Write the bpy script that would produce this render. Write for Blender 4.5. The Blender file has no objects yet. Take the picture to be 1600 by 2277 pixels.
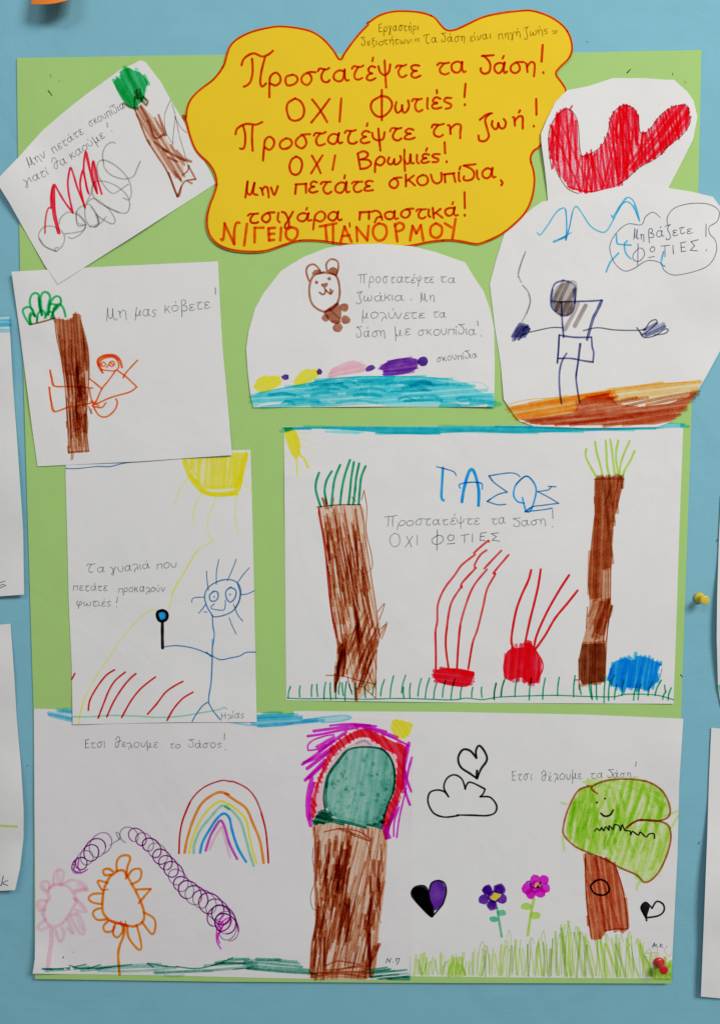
import bpy, bmesh, math, random
from mathutils import Vector, noise
from mathutils.geometry import delaunay_2d_cdt

# ------------------------------------------------------------------ camera, world, lamps, exposure
SC = bpy.context.scene
W_, H_ = 1600.0, 2277.0
F_ = 1972.0                      # focal length in photo pixels
DIST = 0.66                      # metres from the lens to the wall
PITCH = math.radians(3.7)        # the phone looks very slightly down
CZ = 1.50
cam_d = bpy.data.cameras.new('camera'); cam = bpy.data.objects.new('camera', cam_d)
SC.collection.objects.link(cam); SC.camera = cam
cam.location = (0, -DIST, CZ); cam.rotation_euler = (math.pi / 2 - PITCH, 0, 0)
cam_d.sensor_fit = 'VERTICAL'; cam_d.sensor_height = 24.0; cam_d.lens = 24.0 * F_ / H_
cam_d.clip_start = 0.01; cam_d.clip_end = 50

world = bpy.data.worlds.new('World'); SC.world = world; world.use_nodes = True
world.node_tree.nodes['Background'].inputs[0].default_value = (0.93, 0.97, 1.0, 1)
world.node_tree.nodes['Background'].inputs[1].default_value = 0.19

def lamp(name, loc, target, sx, sy, watts, col):
    d = bpy.data.lights.new(name, 'AREA'); d.shape = 'RECTANGLE'; d.size = sx; d.size_y = sy
    d.energy = watts; d.color = col
    o = bpy.data.objects.new(name, d); SC.collection.objects.link(o); o.location = loc
    o.rotation_euler = (Vector(target) - Vector(loc)).to_track_quat('-Z', 'Y').to_euler()
    return o
lamp('ceiling_lamp', (1.15, -1.6, 2.55), (0.1, 0, 1.4), 0.9, 0.6, 34.5, (1.0, 0.985, 0.96))
lamp('ceiling_lamp', (-0.5, -2.0, 2.9), (0.0, 0, 1.45), 1.2, 0.5, 11, (1.0, 0.985, 0.96))

SC.view_settings.view_transform = 'Standard'; SC.view_settings.look = 'None'
SC.view_settings.exposure = 0.0; SC.view_settings.gamma = 1.0; SC.view_settings.use_curve_mapping = False
SC.cycles.transparent_max_bounces = 96
SC.cycles.max_bounces = 6
SC.cycles.use_denoising = False

# ------------------------------------------------------------------ helpers
rnd = random.Random(7)
_c, _s = math.cos(PITCH), math.sin(PITCH)
def unproj(px, py, h=0.0):
    """photo pixel -> point on the plane standing h metres proud of the wall"""
    a, b = px - W_ / 2, H_ / 2 - py
    d = Vector((a, F_ * _c + b * _s, -F_ * _s + b * _c))
    t = (DIST - h) / d.y
    return Vector((d.x * t, -h, CZ + d.z * t))

def lin(c):
    c = c / 255.0
    return c / 12.92 if c <= 0.04045 else ((c + 0.055) / 1.055) ** 2.4
def rgb(r, g, b): return (lin(r), lin(g), lin(b))

VIEWS = {'px': (0, 0, 1), 'A': (0, 0, 3.2), 'B': (400, 0, 3.5556), 'C': (800, 0, 3.2), 'D': (400, 280, 3.5556),
         'E': (800, 280, 3.5556), 'F': (1150, 100, 3.5556), 'G': (0, 300, 4.0), 'H': (0, 600, 2.909),
         'I': (540, 530, 2.807), 'J': (1080, 420, 3.0769), 'K': (620, 930, 3.2), 'L': (1080, 930, 3.2),
         'M': (620, 1200, 3.2), 'N': (1080, 1200, 3.2), 'O': (130, 990, 3.478), 'P': (130, 1220, 3.478),
         'Q': (60, 1560, 3.2), 'R': (60, 1860, 3.2), 'S': (500, 1580, 3.721), 'T': (600, 1840, 4.0),
         'U': (890, 1580, 2.4615), 'V': (890, 1840, 2.4615)}
_view = ['px']
def view(v): _view[0] = v
def zs(): return VIEWS[_view[0]][2]
def pts(s):
    """coordinates written in one of the enlarged views -> lists of photo pixels; '|' starts a new line"""
    out, cur, xs, v = [], [], [], _view[0]
    for t in s.replace('|', ' | ').replace(':', ': ').split():
        if t == '|':
            out.append(cur); cur = []
        elif t[-1] == ':':
            v = t[:-1]
        else:
            xs.append(float(t))
            if len(xs) == 2:
                x0, y0, k = VIEWS[v]; cur.append((x0 + xs[0] / k, y0 + xs[1] / k)); xs = []
    out.append(cur)
    return [c for c in out if c]
def P(s): return pts(s)[0]
def P1(s): return pts(s)[0][0]

def spline(p, step=2.5, closed=False):
    n = len(p)
    if n < 2: return p[:]
    if n == 2 and not closed:
        L = math.dist(p[0], p[1]); k = max(1, int(L / step))
        return [(p[0][0] + (p[1][0] - p[0][0]) * i / k, p[0][1] + (p[1][1] - p[0][1]) * i / k) for i in range(k + 1)]
    out = []
    for i in range(n if closed else n - 1):
        g = (lambda j: p[j % n]) if closed else (lambda j: p[min(max(j, 0), n - 1)])
        a, b, c, d = g(i - 1), g(i), g(i + 1), g(i + 2)
        k = max(1, int(math.dist(b, c) / step))
        for j in range(k):
            t = j / k; t2 = t * t; t3 = t2 * t
            out.append(tuple(0.5 * (2 * b[q] + (c[q] - a[q]) * t + (2 * a[q] - 5 * b[q] + 4 * c[q] - d[q]) * t2
                                    + (3 * b[q] - a[q] - 3 * c[q] + d[q]) * t3) for q in (0, 1)))
    if not closed: out.append(p[-1])
    return out
def inside(x, y, poly):
    r = False; j = len(poly) - 1
    for i in range(len(poly)):
        xi, yi = poly[i]; xj, yj = poly[j]
        if (yi > y) != (yj > y) and x < (xj - xi) * (y - yi) / (yj - yi) + xi: r = not r
        j = i
    return r
def edge_dist(x, y, poly):
    m = 1e9
    for i in range(len(poly)):
        ax, ay = poly[i - 1]; bx, by = poly[i]
        dx, dy = bx - ax, by - ay; L = dx * dx + dy * dy or 1e-9
        t = min(1, max(0, ((x - ax) * dx + (y - ay) * dy) / L))
        m = min(m, math.hypot(x - ax - dx * t, y - ay - dy * t))
    return m
def tessellate(poly, grid):
    xs = [p[0] for p in poly]; ys = [p[1] for p in poly]; n = len(poly)
    v = [Vector((x / 100, y / 100)) for x, y in poly]
    y = min(ys) + grid / 2; row = 0
    while y < max(ys):
        x = min(xs) + grid * (0.5 + 0.5 * (row % 2))
        while x < max(xs):
            if inside(x, y, poly) and edge_dist(x, y, poly) > grid * 0.4: v.append(Vector((x / 100, y / 100)))
            x += grid
        y += grid * 0.87; row += 1
    r = delaunay_2d_cdt(v, [(i, (i + 1) % n) for i in range(n)], [list(range(n))], 1, 1e-6)
    return [(q.x * 100, q.y * 100) for q in r[0]], [list(f) for f in r[2]]

def new_mat(name):
    m = bpy.data.materials.new(name); m.use_nodes = True
    nt = m.node_tree; nt.nodes.clear()
    return m, nt
def node(nt, t, **kw):
    n = nt.nodes.new(t)
    for k, v in kw.items():
        if isinstance(k, str) and hasattr(n, k) and k not in ('inputs',): setattr(n, k, v)
    return n
def L(nt, a, b): nt.links.new(a, b)

def paper_mat(name, col, wrinkle=0.5, grain=0.25, ribs=False, vary=0.03, rough=0.75):
    m, nt = new_mat(name)
    out = node(nt, 'ShaderNodeOutputMaterial'); b = node(nt, 'ShaderNodeBsdfPrincipled')
    b.inputs['Roughness'].default_value = rough; b.inputs['Specular IOR Level'].default_value = 0.25
    geo = node(nt, 'ShaderNodeNewGeometry')
    n1 = node(nt, 'ShaderNodeTexNoise'); n1.inputs['Scale'].default_value = 9; n1.inputs['Detail'].default_value = 5
    n1.inputs['Roughness'].default_value = 0.45; n1.inputs['Distortion'].default_value = 0.6
    n2 = node(nt, 'ShaderNodeTexNoise'); n2.inputs['Scale'].default_value = 1400; n2.inputs['Detail'].default_value = 3
    n3 = node(nt, 'ShaderNodeTexNoise'); n3.inputs['Scale'].default_value = 60; n3.inputs['Detail'].default_value = 6
    for q in (n1, n2, n3): L(nt, geo.outputs['Position'], q.inputs['Vector'])
    mix = node(nt, 'ShaderNodeMix', data_type='RGBA')
    mix.inputs[6].default_value = tuple(c * (1 - vary) for c in col) + (1,)
    mix.inputs[7].default_value = tuple(min(1, c * (1 + vary)) for c in col) + (1,)
    L(nt, n3.outputs['Fac'], mix.inputs[0])
    mg = node(nt, 'ShaderNodeMix', data_type='RGBA', blend_type='MULTIPLY'); mg.inputs[0].default_value = 1.0
    mr = node(nt, 'ShaderNodeMapRange'); mr.inputs['From Min'].default_value = 0.3; mr.inputs['From Max'].default_value = 0.7
    mr.inputs['To Min'].default_value = 1 - grain * 0.32; mr.inputs['To Max'].default_value = 1.0
    L(nt, n2.outputs['Fac'], mr.inputs['Value'])
    L(nt, mix.outputs[2], mg.inputs[6]); L(nt, mr.outputs[0], mg.inputs[7]); L(nt, mg.outputs[2], b.inputs['Base Color'])
    bp = node(nt, 'ShaderNodeBump'); bp.inputs['Strength'].default_value = 1.0; bp.inputs['Distance'].default_value = 0.0032 * wrinkle
    L(nt, n1.outputs['Fac'], bp.inputs['Height'])
    bp2 = node(nt, 'ShaderNodeBump'); bp2.inputs['Strength'].default_value = 0.18; bp2.inputs['Distance'].default_value = 0.00012
    L(nt, n2.outputs['Fac'], bp2.inputs['Height']); L(nt, bp.outputs[0], bp2.inputs['Normal'])
    last = bp2
    if ribs:
        w = node(nt, 'ShaderNodeTexWave', wave_type='BANDS', bands_direction='Z', wave_profile='SIN')
        w.inputs['Scale'].default_value = 1 / 0.0021 / 6.2832 * 2; w.inputs['Distortion'].default_value = 0.6
        w.inputs['Detail'].default_value = 1; w.inputs['Detail Scale'].default_value = 0.05
        L(nt, geo.outputs['Position'], w.inputs['Vector'])
        bp3 = node(nt, 'ShaderNodeBump'); bp3.inputs['Strength'].default_value = 0.2; bp3.inputs['Distance'].default_value = 0.00015
        L(nt, w.outputs['Fac'], bp3.inputs['Height']); L(nt, bp2.outputs[0], bp3.inputs['Normal']); last = bp3
    L(nt, last.outputs[0], b.inputs['Normal']); L(nt, b.outputs[0], out.inputs[0])
    return m

INK = {}
INKCOL = {'red': (208, 22, 40), 'redline': (190, 48, 50), 'darkred': (160, 40, 45), 'signred': (170, 42, 14), 'signorange': (190, 72, 12),
          'brown': (148, 76, 42), 'redbrown': (164, 70, 38), 'palebrown': (186, 144, 116), 'hairbrown': (142, 82, 60), 'umber': (112, 70, 48),
          'green': (30, 150, 80), 'leafgreen': (18, 128, 84), 'pine': (16, 88, 66), 'seagreen': (66, 142, 122), 'palegreen': (120, 180, 150),
          'blue': (10, 122, 200), 'penblue': (44, 100, 150), 'sky': (52, 150, 188), 'teal': (24, 152, 168), 'cyan': (70, 185, 200),
          'yellow': (218, 194, 44), 'paleyellow': (212, 200, 110), 'grey': (138, 137, 134), 'orange': (226, 110, 22), 'vermilion': (232, 84, 30),
          'amber': (222, 140, 50), 'pink': (236, 160, 170), 'rose': (214, 160, 176), 'purple': (92, 36, 140), 'plum': (112, 84, 118), 'violet': (150, 44, 150),
          'magenta': (184, 20, 168), 'black': (20, 18, 20), 'lime': (150, 186, 74), 'moss': (124, 156, 72), 'navy': (62, 66, 112), 'ink': (70, 72, 92),
          'pencil': (92, 92, 96), 'olive': (96, 84, 30), 'indigo': (72, 24, 132), 'taupe': (112, 100, 96), 'ember': (150, 70, 26), 'sage': (70, 160, 120)}
def ink_mat(col, dry):
    key = (col, dry)
    if key in INK: return INK[key]
    m, nt = new_mat('ink_' + col)
    out = node(nt, 'ShaderNodeOutputMaterial'); t = node(nt, 'ShaderNodeBsdfTransparent')
    base = [min(1.0, lin(c) / 0.585) for c in INKCOL[col]]
    T = tuple(math.sqrt(c) for c in base) + (1,)
    at = node(nt, 'ShaderNodeAttribute', attribute_name='dens')
    geo = node(nt, 'ShaderNodeNewGeometry')
    n = node(nt, 'ShaderNodeTexNoise'); n.inputs['Scale'].default_value = 1100; n.inputs['Detail'].default_value = 3
    n.inputs['Roughness'].default_value = 0.65
    n2 = node(nt, 'ShaderNodeTexNoise'); n2.inputs['Scale'].default_value = 170; n2.inputs['Detail'].default_value = 3
    L(nt, geo.outputs['Position'], n.inputs['Vector']); L(nt, geo.outputs['Position'], n2.inputs['Vector'])
    mr = node(nt, 'ShaderNodeMapRange'); mr.inputs['From Min'].default_value = 0.38; mr.inputs['From Max'].default_value = 0.64
    mr.inputs['To Min'].default_value = 1 - dry; mr.inputs['To Max'].default_value = 1.0
    L(nt, n.outputs['Fac'], mr.inputs['Value'])
    mr2 = node(nt, 'ShaderNodeMapRange'); mr2.inputs['From Min'].default_value = 0.35; mr2.inputs['From Max'].default_value = 0.65
    mr2.inputs['To Min'].default_value = 0.78; mr2.inputs['To Max'].default_value = 1.0
    L(nt, n2.outputs['Fac'], mr2.inputs['Value'])
    m1 = node(nt, 'ShaderNodeMath', operation='MULTIPLY'); m2 = node(nt, 'ShaderNodeMath', operation='MULTIPLY', use_clamp=True)
    L(nt, mr.outputs[0], m1.inputs[0]); L(nt, mr2.outputs[0], m1.inputs[1]); L(nt, m1.outputs[0], m2.inputs[0]); L(nt, at.outputs['Fac'], m2.inputs[1])
    cc = node(nt, 'ShaderNodeCombineColor')          # dye layers multiply: transmittance = colour ** density
    for i in range(3):
        pw = node(nt, 'ShaderNodeMath', operation='POWER'); pw.inputs[0].default_value = max(0.03, T[i])
        L(nt, m2.outputs[0], pw.inputs[1]); L(nt, pw.outputs[0], cc.inputs[i])
    L(nt, cc.outputs[0], t.inputs[0]); L(nt, t.outputs[0], out.inputs[0])
    INK[key] = m
    return m

def link(o, parent=None):
    SC.collection.objects.link(o); o.parent = parent
    return o

# the card bulges a little off the wall at its lower and side edges; every sheet pinned on it follows
def sm(t): t = max(0.0, min(1.0, t)); return t * t * (3 - 2 * t)
def card_lift(x, y):
    return 0.0035 * sm((y - 1750) / 460) ** 1.5 + 0.0012 * sm((x - 1380) / 160) + 0.001 * sm((260 - x) / 230)

class Sheet:
    """one paper: an Empty that parents the paper itself and the marks drawn on it"""
    def __init__(s, name, label, cat, outline, base, mat, lifts=(), smooth=False, on_card=True, thick=0.0001, grid=16, group=None, sheet='paper_sheet'):
        s.base, s.lifts, s.on_card, s.k = base, lifts, on_card, 0
        s.outline = spline(outline, 5, True) if smooth else [q for i in range(len(outline)) for q in spline([outline[i - 1], outline[i]], 14)[:-1]]
        cx = sum(p[0] for p in s.outline) / len(s.outline); cy = sum(p[1] for p in s.outline) / len(s.outline)
        s.root = bpy.data.objects.new(name, None); link(s.root); s.loc = unproj(cx, cy, 0); s.root.location = s.loc
        s.root.empty_display_size = 0.02
        s.root['label'] = label; s.root['category'] = cat
        if group: s.root['group'] = group
        v, f = tessellate(s.outline, grid)
        n = len(v)
        vv = [s.at(x, y) for x, y in v] + [s.at(x, y, -thick) for x, y in v]
        cnt = {}
        ff = []
        for t in f:
            # faces look at the camera (-Y)
            a, b, c = (vv[i] for i in t)
            t = t if (b - a).cross(c - a).y < 0 else t[::-1]
            ff.append(t); ff.append([i + n for i in t[::-1]])
            for i in range(3):
                e = (t[i], t[(i + 1) % 3]); cnt[e] = 1
        for (a, b) in list(cnt):
            if (b, a) not in cnt:
                k = len(vv); vv += [vv[b], vv[a], vv[a + n], vv[b + n]]; ff.append([k, k + 1, k + 2, k + 3])
        me = bpy.data.meshes.new(sheet); me.from_pydata([tuple(q) for q in vv], [], ff); me.update()
        for p in me.polygons: p.use_smooth = len(p.vertices) == 3
        me.materials.append(mat)
        link(bpy.data.objects.new(sheet, me), s.root)
        s.parts = []
    def h(s, x, y):
        h = s.base + (card_lift(x, y) if s.on_card else 0)
        for (lx, ly, r, H) in s.lifts:
            d = math.hypot(x - lx, y - ly) / r
            if d < 1: h += H * (1 - d * d) ** 2
        return h
    def at(s, x, y, dh=0.0): return unproj(x, y, s.h(x, y) + dh) - s.loc
    def part(s, name, parent=None):
        p = Part(s, name, parent); s.parts.append(p)
        return p
    def finish(s):
        for p in s.parts: p.build()

class Part:
    def __init__(s, sheet, name, parent):
        s.sheet, s.name, s.parent, s.v, s.f, s.d, s.m, s.mats, s.obj = sheet, name, parent, [], [], [], [], [], None
    def slot(s, col, dry):
        m = ink_mat(col, dry)
        if m not in s.mats: s.mats.append(m)
        return s.mats.index(m)
    def level(s):
        s.sheet.k += 1
        return 2.0e-5 + (s.sheet.k % 130) * 6e-7
    def ribbon(s, p, col, w, dens=1.0, dry=0.15, cap=True, taper=0.0, step=2.2, raw=False):
        q = p if raw else spline(p, step)
        if len(q) == 1: q = [(q[0][0] - 0.3, q[0][1]), (q[0][0] + 0.3, q[0][1])]
        z = s.level(); n = len(q); sl = s.slot(col, dry); seed = rnd.random() * 100
        dirs = []
        for i in range(n):
            a, b = q[max(0, i - 1)], q[min(n - 1, i + 1)]
            l = math.dist(a, b) or 1e-6; dirs.append(((b[0] - a[0]) / l, (b[1] - a[1]) / l))
        rows = []
        if cap:
            for e, fr in ((0.5, 0.12), (0.42, 0.55), (0.25, 0.86)): rows.append((q[0][0] - dirs[0][0] * w * e, q[0][1] - dirs[0][1] * w * e, dirs[0], fr, 0.0))
        for i in range(n): rows.append((q[i][0], q[i][1], dirs[i], 1.0, i / max(1, n - 1)))
        if cap:
            for e, fr in ((0.25, 0.86), (0.42, 0.55), (0.5, 0.12)): rows.append((q[-1][0] + dirs[-1][0] * w * e, q[-1][1] + dirs[-1][1] * w * e, dirs[-1], fr, 1.0))
        b0 = len(s.v)
        for i, (x, y, d, fr, t) in enumerate(rows):
            k = w * 0.5 * fr * (1 + 0.16 * noise.noise((seed, i * 0.16, 0))) * (1 - taper * t)
            dh = z + 5e-7 * t
            s.v.append(s.sheet.at(x - d[1] * k, y + d[0] * k, dh)); s.v.append(s.sheet.at(x + d[1] * k, y - d[0] * k, dh))
            dd = dens * (1 + 0.22 * noise.noise((seed, i * 0.12, 5)))
            s.d += [dd * 1.04, dd * 0.97]
        for i in range(len(rows) - 1):
            a = b0 + 2 * i
            s.f.append((a, a + 2, a + 3, a + 1)); s.m.append(sl)
    def line(s, txt, col, w, dens=1.0, dry=0.15, **kw):
        for p in pts(txt): s.ribbon(p, col, w, dens, dry, **kw)
    def blob(s, poly, col, dens=1.0, dry=0.2, smooth=True, grid=14):
        if isinstance(poly, str): poly = P(poly)
        q = spline(poly, 5, True) if smooth else poly
        v, f = tessellate(q, grid); z = s.level(); sl = s.slot(col, dry); b0 = len(s.v); seed = rnd.random() * 50
        for x, y in v:
            s.v.append(s.sheet.at(x, y, z)); s.d.append(dens * (1 + 0.25 * noise.noise((x / 30, y / 30, seed))))
        for t in f: s.f.append(tuple(b0 + i for i in t)); s.m.append(sl)
    def disc(s, x, y, r, col, dens=1.0, ry=None, dry=0.15):
        x0, y0, k = VIEWS[_view[0]]; x = x0 + x / k; y = y0 + y / k; r /= k; ry = r if ry is None else ry / k
        q = [rnd.uniform(.88, 1.12) for _ in range(10)]
        s.blob([(x + r * q[a] * math.cos(a * math.pi / 5), y + ry * q[a] * math.sin(a * math.pi / 5)) for a in range(10)], col, dens, dry, grid=8)
    def hatch(s, poly, col, ang, gap, w, dens=(0.5, 0.8), jit=2.5, dry=0.3, smooth=True, skip=0.0, wob=1.5, dang=3):
        """marker scribble: separate overlapping strokes across a shape (angle in degrees, y down)"""
        if isinstance(poly, str): poly = P(poly)
        q = spline(poly, 6, True) if smooth else poly
        a = math.radians(ang); ca, sa = math.cos(a), math.sin(a)
        r = [(x * ca + y * sa, -x * sa + y * ca) for x, y in q]
        y = min(p[1] for p in r) + gap * 0.4; ymax = max(p[1] for p in r)
        while y < ymax:
            yy = y + rnd.uniform(-0.35, 0.35) * gap
            xs = []
            for i in range(len(r)):
                (x1, y1), (x2, y2) = r[i - 1], r[i]
                if (y1 > yy) != (y2 > yy): xs.append(x1 + (yy - y1) * (x2 - x1) / (y2 - y1))
            xs.sort()
            for i in range(0, len(xs) - 1, 2):
                if rnd.random() < skip: continue
                A, B = xs[i] + rnd.uniform(-jit, jit * 0.4), xs[i + 1] + rnd.uniform(-jit * 0.4, jit)
                if B - A < 2: continue
                sl = math.tan(math.radians(rnd.uniform(-dang, dang))) * min(B - A, 60) / 2
                m = (A + B) / 2
                tri = [(A, yy - sl), (m + rnd.uniform(-4, 4), yy + rnd.uniform(-wob, wob)), (B, yy + sl)]
                s.ribbon([(u * ca - v * sa, u * sa + v * ca) for u, v in tri], col, w * rnd.uniform(0.85, 1.15), rnd.uniform(*dens), dry, step=5)
            y += gap
    def write(s, txt, ends, xh, col='pencil', w=1.9, dens=0.78, dry=0.25):
        """handwriting between two points of the baseline; xh = height of a small letter"""
        (x0, y0), (x1, y1) = P(ends); xh = xh / zs()
        wid = [GW[c] * xh for c in txt]; Ln = math.dist((x0, y0), (x1, y1))
        n1 = max(1, len(txt) - 1); sp = 0.3 * xh
        k = min(1.45, max(0.65, (Ln - sp * (len(txt) - 1)) / sum(wid)))
        sp = (Ln - k * sum(wid)) / n1
        ux, uy = (x1 - x0) / Ln, (y1 - y0) / Ln
        t = 0.0
        for c, wd in zip(txt, wid):
            j = rnd.uniform(-0.09, 0.09) * xh; sc = rnd.uniform(0.88, 1.1); sl = rnd.uniform(-.06, .14); kk = k * rnd.uniform(.9, 1.06)
            for st in GL[c]:
                q = []
                for gx, gy in st:
                    a = t + (gx * kk + gy * sl + rnd.uniform(-.035, .035)) * xh; b = (gy * sc + rnd.uniform(-.04, .04)) * xh + j
                    q.append((x0 + ux * a + uy * b, y0 + uy * a - ux * b))
                s.ribbon(q, col, w, dens * rnd.uniform(0.85, 1.1), dry, step=1.6)
            t += wd * k + sp
    def build(s):
        if not s.v:      # only a holder for its own pieces
            s.obj = link(bpy.data.objects.new(s.name, None), s.parent.obj if s.parent else s.sheet.root); s.obj.empty_display_size = .01
            return
        me = bpy.data.meshes.new(s.name); me.from_pydata([tuple(q) for q in s.v], [], s.f)
        at = me.attributes.new('dens', 'FLOAT', 'POINT'); at.data.foreach_set('value', s.d)
        for m in s.mats: me.materials.append(m)
        me.polygons.foreach_set('material_index', s.m); me.update()
        s.obj = link(bpy.data.objects.new(s.name, me), s.parent.obj if s.parent else s.sheet.root)

# ------------------------------------------------------------------ a child-school hand: strokes of each letter (small letter height = 1)
GL, GW = {}, {}
def glyph(c, w, s):
    GL[c] = [[(float(a), float(b)) for a, b in zip(q.split()[::2], q.split()[1::2])] for q in s.split('|')]; GW[c] = w
glyph('α', 1.0, '.75 .85 .42 1 .08 .75 .06 .28 .36 0 .64 .25 .8 1|.8 1 .76 .4 .86 .05 1.04 .12')
glyph('ο', .87, '.45 1 .1 .8 .02 .4 .25 .02 .65 .1 .85 .5 .75 .88 .45 1')
glyph('ρ', .85, '.0 -.8 .08 .2 .2 .75 .55 1 .85 .75 .8 .3 .5 .02 .14 .2')
glyph('σ', 1.0, '1.02 1 .5 1 .1 .7 .08 .25 .42 0 .72 .3 .68 .75 .45 1')
glyph('τ', .72, '0 .82 .12 1 .5 .95 .75 1|.42 .95 .18 .5 .24 .1 .5 0 .72 .12')
glyph('ε', .68, '.65 .9 .35 1 .12 .82 .2 .6 .42 .53|.42 .53 .12 .4 .03 .15 .3 0 .68 .13')
glyph('ψ', .9, '0 .95 .06 .45 .4 .25 .75 .45 .9 1|.46 1.35 .45 .3 .42 -.7')
glyph('δ', .85, '0 1.7 .9 1.76|.1 1.7 .6 1.25 .8 .75 .72 .2 .38 0 .05 .18 .06 .5')
glyph('η', .8, '0 .95 .12 .9 .16 .1|.15 .6 .45 1 .72 .85 .74 .2 .74 -.3')
glyph('!', .1, '0.05 1.9 .03 .8|.03 .1 .03 .04')
glyph(',', .2, '.1 .15 .15 0 .02 -.25')
glyph('.', .1, '.05 .08 .06 .04')
glyph(':', .1, '.05 .08 .06 .04|.05 .7 .06 .66')
glyph('Ο', 1.15, '.6 1.6 .15 1.3 0 .75 .2 .12 .6 0 1.0 .25 1.15 .85 .98 1.4 .6 1.6')
glyph('Χ', 1.1, '0 1.5 .5 .8 1.05 0|1.1 1.5 .55 .7 0 0')
glyph('Ι', .1, '.06 1.5 .02 0')
glyph('ω', 1.08, '.08 .9 0 .4 .2 .02 .45 .2 .52 .65|.52 .6 .62 .05 .92 .1 1.08 .55 .96 .98')
glyph('ι', .15, '.04 1 .03 .25 .16 .04')
glyph('ς', .58, '.58 .95 .2 .96 .05 .72 .3 .5 .52 .3 .42 .02 .08 0')
glyph('ζ', .7, '0 1.6 .3 1.75 .7 1.8|.6 1.78 .3 1.2 .45 .5 .58 -.1 .42 -.5 .1 -.5 .02 -.2')
glyph('μ', .88, '.1 1.5 .12 .3 .14 -.7|.12 .4 .3 .05 .52 .15 .64 .95|.64 .95 .66 .2 .88 .05')
glyph('Μ', 1.1, '0 -.1 .22 1.65|.22 1.65 .2 .6 .42 .25 .6 .5 .74 1.5|.74 1.5 .74 .3 .92 0 1.1 .2')
glyph('ν', .7, '0 .95 .2 .05 .34 .05 .7 1')
glyph('π', .78, '.02 0 .05 .95|.02 .95 .78 .98|.74 .96 .76 0')
glyph('κ', .7, '.05 1.1 .05 0|.65 1 .1 .45|.25 .55 .7 0')
glyph('υ', .76, '0 .95 .1 .3 .4 0 .7 .3 .74 1')
glyph('γ', .82, '0 1 .28 .8 .45 0 .4 -.6 .18 -.7 .16 -.35 .42 .1 .82 1')
glyph('λ', .8, '0 .9 .3 1.05 .6 .8 .74 .3 .8 -.1|.72 .25 .4 .2 .22 -.4')
glyph('θ', .95, '0 1.4 .3 2.0 .68 1.7 .58 .4 .3 0 .06 .35 .2 .95 .55 1.1 .98 1.25')
glyph('φ', .9, '.1 1 0 .5 .2 .05 .6 .1 .85 .55 .65 .98 .45 .8 .4 .2 .36 -.75')
glyph('β', .75, '0 -.8 .1 .8 .25 1.6 .6 1.6 .62 1.1 .3 .85 .7 .65 .7 .15 .35 0 .1 .15')
glyph('ξ', .6, '.6 1.5 .2 1.5 .1 1.2 .45 .95|.45 .95 .1 .75 .05 .35 .4 .1 .45 -.3 .15 -.45')
glyph('Π', 1.25, '-.2 1.4 0 1.65 .6 1.6 1.3 1.75|.25 1.6 .27 .6 .2 0|.8 1.62 .78 .6 .85 0')
glyph('Τ', 1.0, '0 1.3 .15 1.65 .55 1.6 1.05 1.75|.55 1.6 .35 .8 .42 .1 .7 0 .9 .15')
glyph('Ε', .8, '.1 1.6 .05 0|.05 1.6 .75 1.7|.08 .85 .6 .9|.05 0 .78 .05')
glyph('Η', .9, '.1 1.5 .05 0|.05 .75 .8 .8|.85 1.5 .78 0')
glyph('«', .6, '.25 .9 0 .6 .2 .2|.6 .9 .35 .6 .55 .2')
glyph('»', .6, '0 .9 .25 .6 .05 .2|.35 .9 .6 .6 .4 .2')
glyph('Γ', .7, '.05 1.5 .05 0|.05 1.5 .7 1.5')
for a, b in (('ά', 'α'), ('έ', 'ε'), ('ή', 'η'), ('ί', 'ι'), ('ύ', 'υ'), ('ό', 'ο'), ('ώ', 'ω'), ('Έ', 'Ε')):
    x = GW[b] * (0.6 if a != 'Έ' else -0.05)
    GL[a] = GL[b] + [[(x + .05, 1.62), (x, 1.36)]]; GW[a] = GW[b]

def streaks(part, poly, n, col, lo, hi, dens, wd, lean, view_box, dry=.35):
    q = spline(P(poly), 6, True); x0, x1, y0, y1 = view_box; c = 0
    for _ in range(n * 8):
        x, y = rnd.uniform(x0, x1), rnd.uniform(y0, y1); ln = rnd.uniform(lo, hi); dx = -lean * ln + rnd.uniform(-.08, .08) * ln
        if inside(*P1(f'{x} {y}'), q) and inside(*P1(f'{x + dx} {y + ln}'), q):
            part.line(f'{x} {y} {x + dx * .45 + rnd.uniform(-6, 6)} {y + ln * .5} {x + dx} {y + ln}', col, rnd.uniform(*wd), rnd.uniform(*dens), dry); c += 1
            if c >= n: break

# ------------------------------------------------------------------ the wall behind
def solid(name, verts, faces, mat, parent=None, smooth=False):
    me = bpy.data.meshes.new(name); me.from_pydata([tuple(v) for v in verts], [], faces); me.update()
    for p in me.polygons: p.use_smooth = smooth
    me.materials.append(mat)
    return link(bpy.data.objects.new(name, me), parent)
WHITE = paper_mat('white_paper', (0.775, 0.77, 0.76), 0.85, 0.1)
WHITE_B = paper_mat('rosy_white_paper', (0.77, 0.75, 0.755), 1.0, 0.1)
BLUE = paper_mat('ribbed_blue_paper', (0.214, 0.495, 0.61), 1.3, 0.12, ribs=True, vary=0.045)
GREEN = paper_mat('green_card', (0.395, 0.625, 0.195), 0.45, 0.1)
YELLOW = paper_mat('yellow_card', (0.86, 0.585, 0.012), 0.3, 0.1)
ORANGE = paper_mat('orange_paper', (0.9, 0.25, 0.03), 0.3)
wall = solid('wall', [(-1.2, 0, .4), (1.2, 0, .4), (1.2, 0, 2.6), (-1.2, 0, 2.6), (-1.2, .03, .4), (1.2, .03, .4), (1.2, .03, 2.6), (-1.2, .03, 2.6)],
             [(0, 1, 2, 3), (5, 4, 7, 6), (4, 0, 3, 7), (1, 5, 6, 2), (3, 2, 6, 7), (4, 5, 1, 0)], BLUE)
wall['kind'] = 'structure'

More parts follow.
